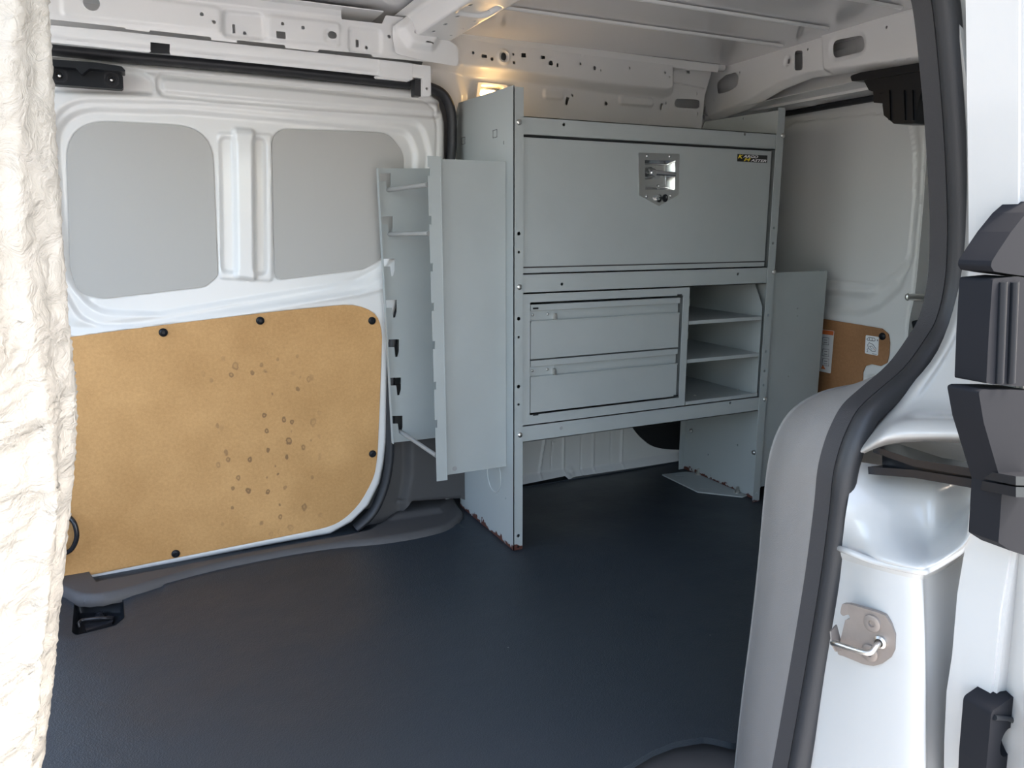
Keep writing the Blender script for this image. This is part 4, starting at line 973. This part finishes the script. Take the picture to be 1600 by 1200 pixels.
obj('print', bm_plate(bo, bo.poly([(1286, 570), (1290, 577), (1283, 576)]), .0004, h0=.0011), 'decal_orange', st2)
yp = PX(1367, 593, XD)
obj('drain_plug', bm_lathe(yp + Vector((.008, 0, 0)), (-1, 0, 0), [(.0135, 0), (.0135, .003), (.011, .006), (0, .006)], 20), 'plug_yellow', D2, 40)

# ---- black bracket hanging from the rear header
bk = thing('door_bracket', PX(1390, 190, 1.80), 'black plastic bracket hanging under the rear roof header', 'bracket')
k1 = FX(1.765)
obj('flange', bm_plate(k1, fillet(k1.poly([(1328, 118.5), (1345, 113), (1480, 91), (1480, 104), (1400, 117), (1345, 126), (1331, 127)]), .005, 3), .10, bev=.002), 'black_plastic', bk, 40)
obj('body', bm_plate(k1, fillet(k1.poly([(1346, 122), (1480, 100), (1480, 133), (1345 + 26, 145), (1356, 141)]), .006, 3), .085, h0=-.004, bev=.003), 'black_plastic', bk, 40)
obj('arm', bm_plate(k1, fillet(k1.poly([(1359, 141), (1470, 130), (1470, 153), (1434, 156), (1378, 161), (1360, 160)]), .003, 3), .06, h0=-.012, bev=.002), 'black_plastic', bk, 40)
obj('catch_block', bm_plate(k1, fillet(k1.poly([(1379, 142), (1440, 138), (1434, 160), (1429, 193.5), (1396, 193.5), (1380, 180), (1378, 165)]), .006, 3), .07, h0=-.002, bev=.004), 'black_plastic', bk, 40)
for x in (1388, 1411, 1424): obj('stiffener', bm_plate(k1, k1.poly([(x, 141), (x + 2.5, 141), (x + 4, 188), (x + 1.5, 188)]), .006, h0=.003), 'black_plastic', bk)

# ---- dome lamp, lit, on the far panel above the shelving
dl = thing('interior_lamp', PY(768, 154, 2.10), 'lit amber interior lamp on the far wall above the shelving end', 'lamp')
lf = FY(2.118)
ring = fillet(lf.poly([(747, 128), (794, 133), (790, 158), (744, 153)]), .006, 4); hole = fillet(lf.poly([(752, 132), (788, 136), (785, 153), (749.5, 149)]), .004, 4)
obj('bezel', bm_plate(lf, ring, .018, [hole], bev=.002), 'lamp_shell', dl, 40)
obj('reflector', bm_plate(FY(2.131), hole, .003), 'chrome', dl)
pbulb = lf.pt(*lf.uv(768, 143), -.004)
obj('bulb', bm_tube([pbulb + Vector((-.016, 0, 0)), pbulb + Vector((-.008, 0, 0)), pbulb + Vector((.008, 0, 0)), pbulb + Vector((.016, 0, 0))], [.002, .005, .005, .002], 10), 'lamp_glow', dl, 50)
ld = bpy.data.lights.new('lamp_light', 'POINT'); ld.energy = 0.10; ld.color = (1.0, .62, .26); ld.shadow_soft_size = .012
lo_ = bpy.data.objects.new('lamp_light', ld); link(lo_, dl, pbulb + Vector((0, -.035, 0)))

# ---- tie-down anchor in the floor recess
an = thing('tie_down_anchor', PZ(150, 975, -.037), 'black steel tie-down anchor sunk in the floor mat beside the sill', 'anchor')
za = -.0375
az = FZ(za + .006)
obj('base_plate', bm_plate(az, fillet(az.poly([(132, 975), (170, 961), (178, 963), (176, 972), (134, 986)]), .004, 3), .006, bev=.001), 'black_gloss', an, 40)
pz = PZ(156, 962, za + .006)
obj('bolt', join(bm_lathe(pz, (0, 0, 1), [(.012, 0), (.012, .002), (.008, .003), (.008, .008), (0, .009)], 6)), 'black_gloss', an)
obj('loop', bm_tube(spline([PZ(124, 980, za + .006), PZ(123, 974, za + .014), PZ(130, 969, za + .016), PZ(160, 966, za + .014), PZ(174, 966, za + .008)], 5), .0045, 10), 'black_gloss', an, 60)

# ================================================================== NEAR SIDE: pillar, seal, jamb, open sliding door
YS = 0.650
groove_px = [(1425, -120), (1442, -50), (1456, 0), (1467, 100), (1475, 200), (1480, 300), (1481, 370), (1477, 440), (1463, 500), (1440, 540), (1410, 580), (1370, 615), (1341, 642), (1324, 672), (1312, 704), (1303, 742), (1297, 800), (1283, 905), (1264, 1020), (1250, 1100), (1232, 1200), (1212, 1300)]
gp_ = [PY(*p, YS) for p in spline(groove_px, 4)]
g0_ = gp_[0]
gp_ = [Vector(p) for p in spline([(-.42, YS, 1.243), (.1, YS, 1.243), (.55, YS, 1.243), (.66, YS, 1.240), (g0_.x - .035, YS, g0_.z + .045)] + [tuple(p) for p in gp_[::6][:1]], 5)][:-1] + gp_   # on round the top of the doorway
gp_low = [p for p in gp_ if p.z < g0_.z]
def seal_prof():
    # side axis: S = t x up; up = -Y (outwards). bulb outwards, flat lip inwards
    bulb = [(.013 * math.cos(a) - .002, .0155 + .0145 * math.sin(a)) for a in np.linspace(-1.35, 4.2, 16)]
    return bulb
pr = bm_sweep(gp_, seal_prof(), (0, -1, 0))
tag(obj('trim_2', pr, 'rubber', None, 60), 'black rubber weatherstrip round the open doorway', None, None, 'structure')
T2 = bpy.data.objects['trim_2']
lipp = [(.006, -.021), (-.004, -.021), (-.007, -.018), (-.007, .000), (-.003, .004), (.006, .003)]
obj('seal_lip', bm_sweep(gp_, lipp, (0, -1, 0)), 'rubber_lip', T2, 50)

# grey pillar trim between the seal and the inner edge
def lipx(z): # x of the seal at height z
    zs = [p.z for p in gp_low][::-1]; xs = [p.x for p in gp_low][::-1]; return float(np.interp(z, zs, xs))
inner_px = [(1147, 1230), (1155, 1150), (1163, 1080), (1176, 980), (1187, 880), (1194, 800), (1201, 735), (1210, 695), (1226, 660), (1250, 634), (1290, 613), (1345, 601), (1400, 590)]
YI = .852
inn = [PY(*p, YI) for p in spline(inner_px, 3)]
gy = [p[1] for p in groove_px]; gx_ = [p[0] for p in groove_px]
def groove_at(y): return PY(float(np.interp(y, gy, gx_)), y, YS)
oy = spline([(1230, 0), (1150, 0), (1080, 0), (980, 0), (880, 0), (800, 0), (750, 0), (715, 0), (690, 0), (668, 0), (640, 0), (606, 0), (575, 0)], 3)
outz = [groove_at(p[0]) + Vector((.002, .018, 0)) for p in oy]
rows = []
for a, b in zip(inn, outz):
    r = [a + Vector((.05, .018, -.004)), a + Vector((.016, .015, -.001)), a + Vector((.004, .008, 0))]
    for t in (0, .25, .5, .75, 1.0): r.append(a.lerp(b, t) + Vector((-.012 * math.sin(math.pi * t), 0, .006 * math.sin(math.pi * t))))
    r.append(b + Vector((.03, -.004, 0)))
    rows.append(r)
v_, f_ = net(rows, 3)
pt_ = obj('pillar_trim', (v_, f_[:, ::-1]), 'trim_grey', WR, 60)
# top and flank of the trimmed wheel housing behind it
last = inn[-1]
obj('wheel_house', bm_box(.93, 2.0, .53, .845, -.04, .60, .03, 3), 'white_paint', WR, 40)
# upper pillar inner skin above the housing
ur = []
for p in spline([(1408, 560), (1440, 505), (1456, 440), (1458, 370), (1457, 300), (1452, 200), (1443, 90), (1430, 0), (1415, -60), (1398, -120)], 3):
    a = PY(*p, YS + .026); ur.append([a, a + Vector((.03, .01, 0)), a + Vector((.10, .03, 0)), a + Vector((.22, -.06, 0))])
v_, f_ = net(ur, 2); obj('pillar_inner', (v_, f_), 'white_paint', WR, 60)

# painted jamb: rows run from the seal outwards; each point is (pixel, x in the van)
def J(*pts): return [PX(px, py, X + (.028 if i == 0 else 0)) for i, (px, py, X) in enumerate(pts)]
low = [J((1195, 1330, .70), (1320, 1330, .735), (1437, 1330, .742), (1452, 1330, .775), (1500, 1330, .835), (1530, 1330, .825), (1600, 1330, .78)),
       J((1240, 1200, .712), (1340, 1200, .735), (1437, 1200, .742), (1450, 1200, .775), (1496, 1200, .835), (1525, 1200, .825), (1600, 1200, .78)),
       J((1280, 1050, .722), (1360, 1050, .738), (1439, 1050, .744), (1450, 1050, .775), (1500, 1050, .835), (1530, 1050, .825), (1600, 1050, .78)),
       J((1305, 930, .732), (1370, 945, .742), (1438, 955, .748), (1449, 955, .775), (1505, 930, .835), (1540, 920, .825), (1600, 915, .78)),
       J((1310, 872, .736), (1370, 890, .744), (1434, 905, .750), (1450, 903, .775), (1503, 872, .835), (1535, 838, .825), (1600, 822, .78))]
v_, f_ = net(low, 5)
jb = obj('jamb', (v_, f_), 'white_dimmed', WR, 60)
ledge = [J((1310, 872, .736), (1370, 890, .744), (1434, 905, .750), (1450, 903, .775), (1503, 872, .835), (1535, 838, .825), (1600, 822, .78)),
         J((1312, 862, .732), (1372, 880, .740), (1434, 893, .744), (1452, 890, .757), (1502, 860, .777), (1534, 824, .782), (1600, 810, .77)),
         J((1316, 848, .733), (1374, 866, .741), (1434, 880, .745), (1456, 876, .758), (1500, 846, .778), (1528, 812, .785), (1600, 798, .772)),
         J((1322, 800, .728), (1380, 815, .770), (1440, 835, .792), (1462, 832, .80), (1505, 805, .835), (1532, 790, .84), (1600, 780, .82)),
         J((1332, 750, .745), (1385, 760, .80), (1440, 770, .815), (1465, 772, .82), (1510, 770, .85), (1540, 768, .85), (1600, 768, .84)),
         J((1345, 722, .76), (1385, 728, .83), (1440, 735, .845), (1465, 738, .85), (1510, 745, .86), (1540, 748, .86), (1600, 752, .86))]
v_, f_ = net(ledge, 5); obj('ledge', (v_, f_), 'white_dimmed', WR, 60)
obj('ledge_hem', bm_tube(spline(J((1312, 857, .735), (1326, 862, .739), (1372, 879, .741), (1434, 892, .744), (1453, 889, .757), (1498, 862, .777), (1516, 846, .782), (1528, 822, .785), (1546, 812, .78), (1600, 806, .77)), 5), .0042, 10), 'white_dimmed', WR, 60)
upper = [J((1336, 716, .765), (1370, 700, .78), (1400, 693, .785), (1450, 690, .785), (1500, 692, .785), (1540, 693, .785), (1600, 697, .785)),
         J((1342, 706, .75), (1372, 690, .755), (1402, 682, .76), (1452, 680, .762), (1500, 681, .762), (1540, 683, .762), (1600, 686, .762)),
         J((1350, 690, .762), (1380, 672, .77), (1410, 660, .775), (1450, 655, .78), (1500, 655, .78), (1540, 655, .78), (1600, 658, .78)),
         J((1372, 655, .80), (1400, 645, .81), (1430, 640, .82), (1470, 640, .83), (1500, 640, .832), (1540, 640, .835), (1600, 640, .84)),
         J((1405, 620, .82), (1430, 612, .84), (1452, 606, .85), (1480, 600, .855), (1510, 596, .855), (1545, 590, .85), (1600, 585, .84)),
         J((1465, 548, .86), (1482, 535, .875), (1500, 520, .885), (1518, 505, .885), (1540, 490, .875), (1560, 480, .86), (1600, 470, .84)),
         J((1500, 440, .90), (1512, 432, .91), (1525, 425, .915), (1540, 420, .905), (1556, 415, .89), (1572, 410, .875), (1610, 400, .86)),
         J((1508, 330, .905), (1518, 330, .905), (1530, 330, .935), (1544, 330, .90), (1560, 330, .905), (1576, 330, .87), (1612, 330, .86)),
         J((1505, 200, .89), (1516, 200, .895), (1530, 200, .927), (1544, 200, .89), (1560, 200, .897), (1576, 200, .86), (1612, 200, .85)),
         J((1490, 60, .87), (1502, 60, .875), (1520, 60, .91), (1536, 60, .872), (1552, 60, .882), (1572, 60, .845), (1608, 60, .835)),
         J((1470, -40, .85), (1484, -40, .865), (1504, -40, .875), (1522, -40, .865), (1540, -40, .85), (1564, -40, .835), (1604, -40, .815)),
         J((1445, -120, .83), (1460, -120, .845), (1482, -120, .855), (1504, -120, .845), (1526, -120, .83), (1552, -120, .815), (1594, -120, .795))]
v_, f_ = net(upper, 5); obj('jamb_upper', (v_, f_), 'white_dimmed', WR, 60)
# black lower track channel in the pocket
def track(y_off, prof, m, nm, x0=(1378, 712, .80), x1=(1620, 752, .71)):
    return obj(nm, bm_sweep([PX(x0[0], x0[1] + y_off, x0[2]), PX(1450, 722 + y_off, .785), PX(1540, 737 + y_off, .75), PX(x1[0], x1[1] + y_off, x1[2])], prof, (0, 0, 1)), m, WR, 40)
track(0, [(-.018, -.004), (.018, -.004), (.018, .004), (-.018, .004)], 'black_gloss', 'slide_track', x0=(1384, 700, .80))
track(11, [(-.008, -.006), (.008, -.006), (.008, .008), (-.008, .008)], 'black_gloss', 'slide_track', x0=(1388, 710, .81))
track(15, [(-.022, -.006), (.018, -.006), (.018, .003), (-.022, .003)], 'black_gloss', 'slide_track', x0=(1375, 716, .795))
# steel striker
stf = Fr(PX(1360, 990, .738), PX(1410, 990, .746) - PX(1310, 985, .733), (0, 0, 1))
stf = Fr(stf.O - stf.N * -.004, stf.U, stf.N.cross(stf.U))
so2 = [(1317, 943), (1328, 943), (1372, 956), (1384, 961), (1393, 974), (1400, 990), (1400, 1014), (1394, 1026), (1380, 1036), (1366, 1040), (1350, 1037), (1318, 1024), (1310, 1022), (1310, 1014), (1316, 1010), (1322, 1013), (1326, 1012), (1323, 1006), (1313, 1005), (1322, 968), (1330, 966), (1328, 959), (1318, 962), (1314, 957)]
stk = thing('door_striker', stf.pt(*stf.uv(1360, 1038)), 'brown-grey steel door striker bolted to the white door jamb', 'striker')
obj('plate', bm_plate(stf, fillet([stf.uv(*p) for p in so2], .003, 3), .006, h0=.002, bev=.0012), 'dull_steel', stk, 40)
for c in ((1365, 973), (1361, 1019)):
    obj('bolt', join(bm_lathe(stf.pt(*stf.uv(*c), .002), stf.N, [(.0105, 0), (.010, .0025), (.0085, .003), (.004, .003), (.0035, .0005), (0, .0005)], 20)), 'dull_steel', stk, 40)
w0 = stf.uv(1378, 1002); w1 = stf.uv(1310, 1000)
obj('loop', bm_tube(spline([stf.pt(*w0, .0), stf.pt(w0[0], w0[1] - .001, .012), stf.pt(*stf.uv(1374, 1011), .021), stf.pt(*stf.uv(1350, 1006), .021), stf.pt(*stf.uv(1322, 999), .018), stf.pt(*w1, .012)], 5), .0034, 12), 'zinc', stk, 60)
obj('loop_foot', bm_lathe(stf.pt(*w0, .001), stf.N, [(.0075, 0), (.0075, .004), (.005, .006)], 16), 'zinc', stk, 40)
obj('guard', bm_plate(Fr(stf.pt(*stf.uv(1310, 1000), .0), stf.N, stf.V), [(-.002, -.012), (.012, -.010), (.016, 0), (.012, .014), (-.002, .018)], .002), 'dull_steel', stk)

# ---- open sliding door, slid back along the outside: its leading edge
YO = .43
fo = FY(YO)
d4 = fo.poly([(1600, -40), (1598, 300), (1592, 800), (1586, 860), (1568, 960), (1558, 1060), (1548, 1120), (1543, 1200), (1540, 1300), (2200, 1300), (2200, -40)])
tag(obj('door_4', bm_plate(fo, d4, .05, bev=.006), 'white_dimmed', None, 40), 'white sliding door slid open, its edge beside the door jamb', None, None, 'structure')
D4 = bpy.data.objects['door_4']
fb_ = FY(YO - .012)
cap = fillet(fb_.poly([(1640, 300), (1604, 332), (1580, 362), (1560, 392), (1550, 408), (1548, 416), (1553, 424), (1576, 428), (1640, 436)]), .003, 3)
s0 = obj('edge_cap', bm_plate(fb_, cap, .03, bev=.006), 'black_shell', D4, 40)
mid = fillet(fb_.poly([(1551, 436), (1590, 432), (1640, 440), (1640, 606), (1578, 603), (1541, 599), (1545, 520)]), .003, 3)
obj('edge_seal', bm_plate(fb_, mid, .03, bev=.008), 'black_shell', D4, 40)
lowp = fillet(fb_.poly([(1529, 612), (1536, 609), (1580, 609), (1640, 612), (1640, 880), (1580, 861), (1560, 848), (1566, 760), (1550, 705), (1537, 660)]), .003, 3)
obj('edge_guard', bm_plate(fb_, lowp, .03, bev=.008), 'black_shell', D4, 40)
for x in (1562, 1580): obj('seal_rib', bm_tube([fb_.pt(*fb_.uv(x + 3, 440), .001), fb_.pt(*fb_.uv(x, 520), .001), fb_.pt(*fb_.uv(x - 3, 598), .001)], .004, 8), 'black_plastic', D4, 60)
lt = fillet(fb_.poly([(1549, 1112), (1566, 1100), (1580, 1090), (1600, 1087), (1660, 1090), (1660, 1260), (1538, 1260), (1541, 1200)]), .006, 4)
dlk = obj('door_latch', bm_plate(fb_, lt, .03, [circ(fb_.uv(1574, 1160), .012, 18, .017)], bev=.004), 'black_shell', D4, 40)
obj('latch_mouth', bm_plate(FY(YO + .01), circ(FY(YO + .01).uv(1574, 1160), .018, 18, .024), .01), 'black_matt', dlk)
obj('bolt', bm_rivet(fb_.pt(*fb_.uv(1590, 1112)), (0, -1, 0), .009, .004), 'black_gloss', dlk, 40)
obj('bolt', bm_rivet(fb_.pt(*fb_.uv(1590, 1184)), (0, -1, 0), .003, .004), 'zinc', dlk, 40)
obj('stiffener', bm_tube([fb_.pt(*fb_.uv(*p), .001) for p in spline([(1552, 1120), (1575, 1122), (1590, 1130), (1612, 1128)], 4)], .003, 8), 'black_plastic', dlk, 60)

# ---- roof edge over the open doorway (out of the photograph, shades the interior)
obj('door_header', bm_box(-.45, 1.05, .47, .62, 1.25, 1.43, .01), 'white_paint', WR)

# ================================================================== PARTITION beside the doorway
pn = thing('partition', (-.25, .75, 0), 'cream rough-textured partition panel, sunlit, at the front of the cargo space', 'partition')
YP = .74
edge_pts = spline([(58, -160), (70, -40), (74, 0), (80, 120), (90, 280), (99, 420), (107, 520), (116, 600), (118, 650), (115, 720), (108, 800), (98, 900), (89, 980), (82, 1060), (73, 1130), (64, 1200), (52, 1290)], 4)
rows = []
ev = [(PY(*p, YP), p[1]) for p in edge_pts]
ev = [(Vector((ev[0][0].x, YP, 1.25)), -200)] + ev + [(Vector((ev[-1][0].x - .012 * k, YP, z)), 1300) for k, z in ((1, .24), (2, .12), (2.5, -.034))]
for i, (e, ey_) in enumerate(ev):
    n1 = .004 * math.sin(i * 1.7) + .003 * math.sin(i * .61 + 1); n2 = .004 * math.sin(i * 1.1 + 2)
    w = float(np.interp(ey_, [0, 60, 400, 640, 760], [.028, .034, .044, .030, .014]))
    r = [(-.62, .60), (-.45, .605), (-.30, .615), (-.20, .625 + n1)]
    r = [Vector((x, y, e.z)) for x, y in r]
    r += [e + Vector((-.055, -.085 + n1, 0)), e + Vector((-w * .55 - .012, -.055 + n2, 0)), e + Vector((-w * .5, -.046, 0)), e + Vector((-.010, -.018 + n1, 0)), e, e + Vector((-.004, .03, 0)), e + Vector((-.03, .10, 0)), e + Vector((-.12, .22, 0)), e + Vector((-.20, .23, 0)), e + Vector((-.30, .18, 0))]
    rows.append(r)
v_, f_ = net(rows, 4)
jit = rng.normal(0, .0007, v_.shape); v_ = v_ + jit
obj('panel', (v_, f_[:, ::-1]), 'partition_skin', pn, 80)
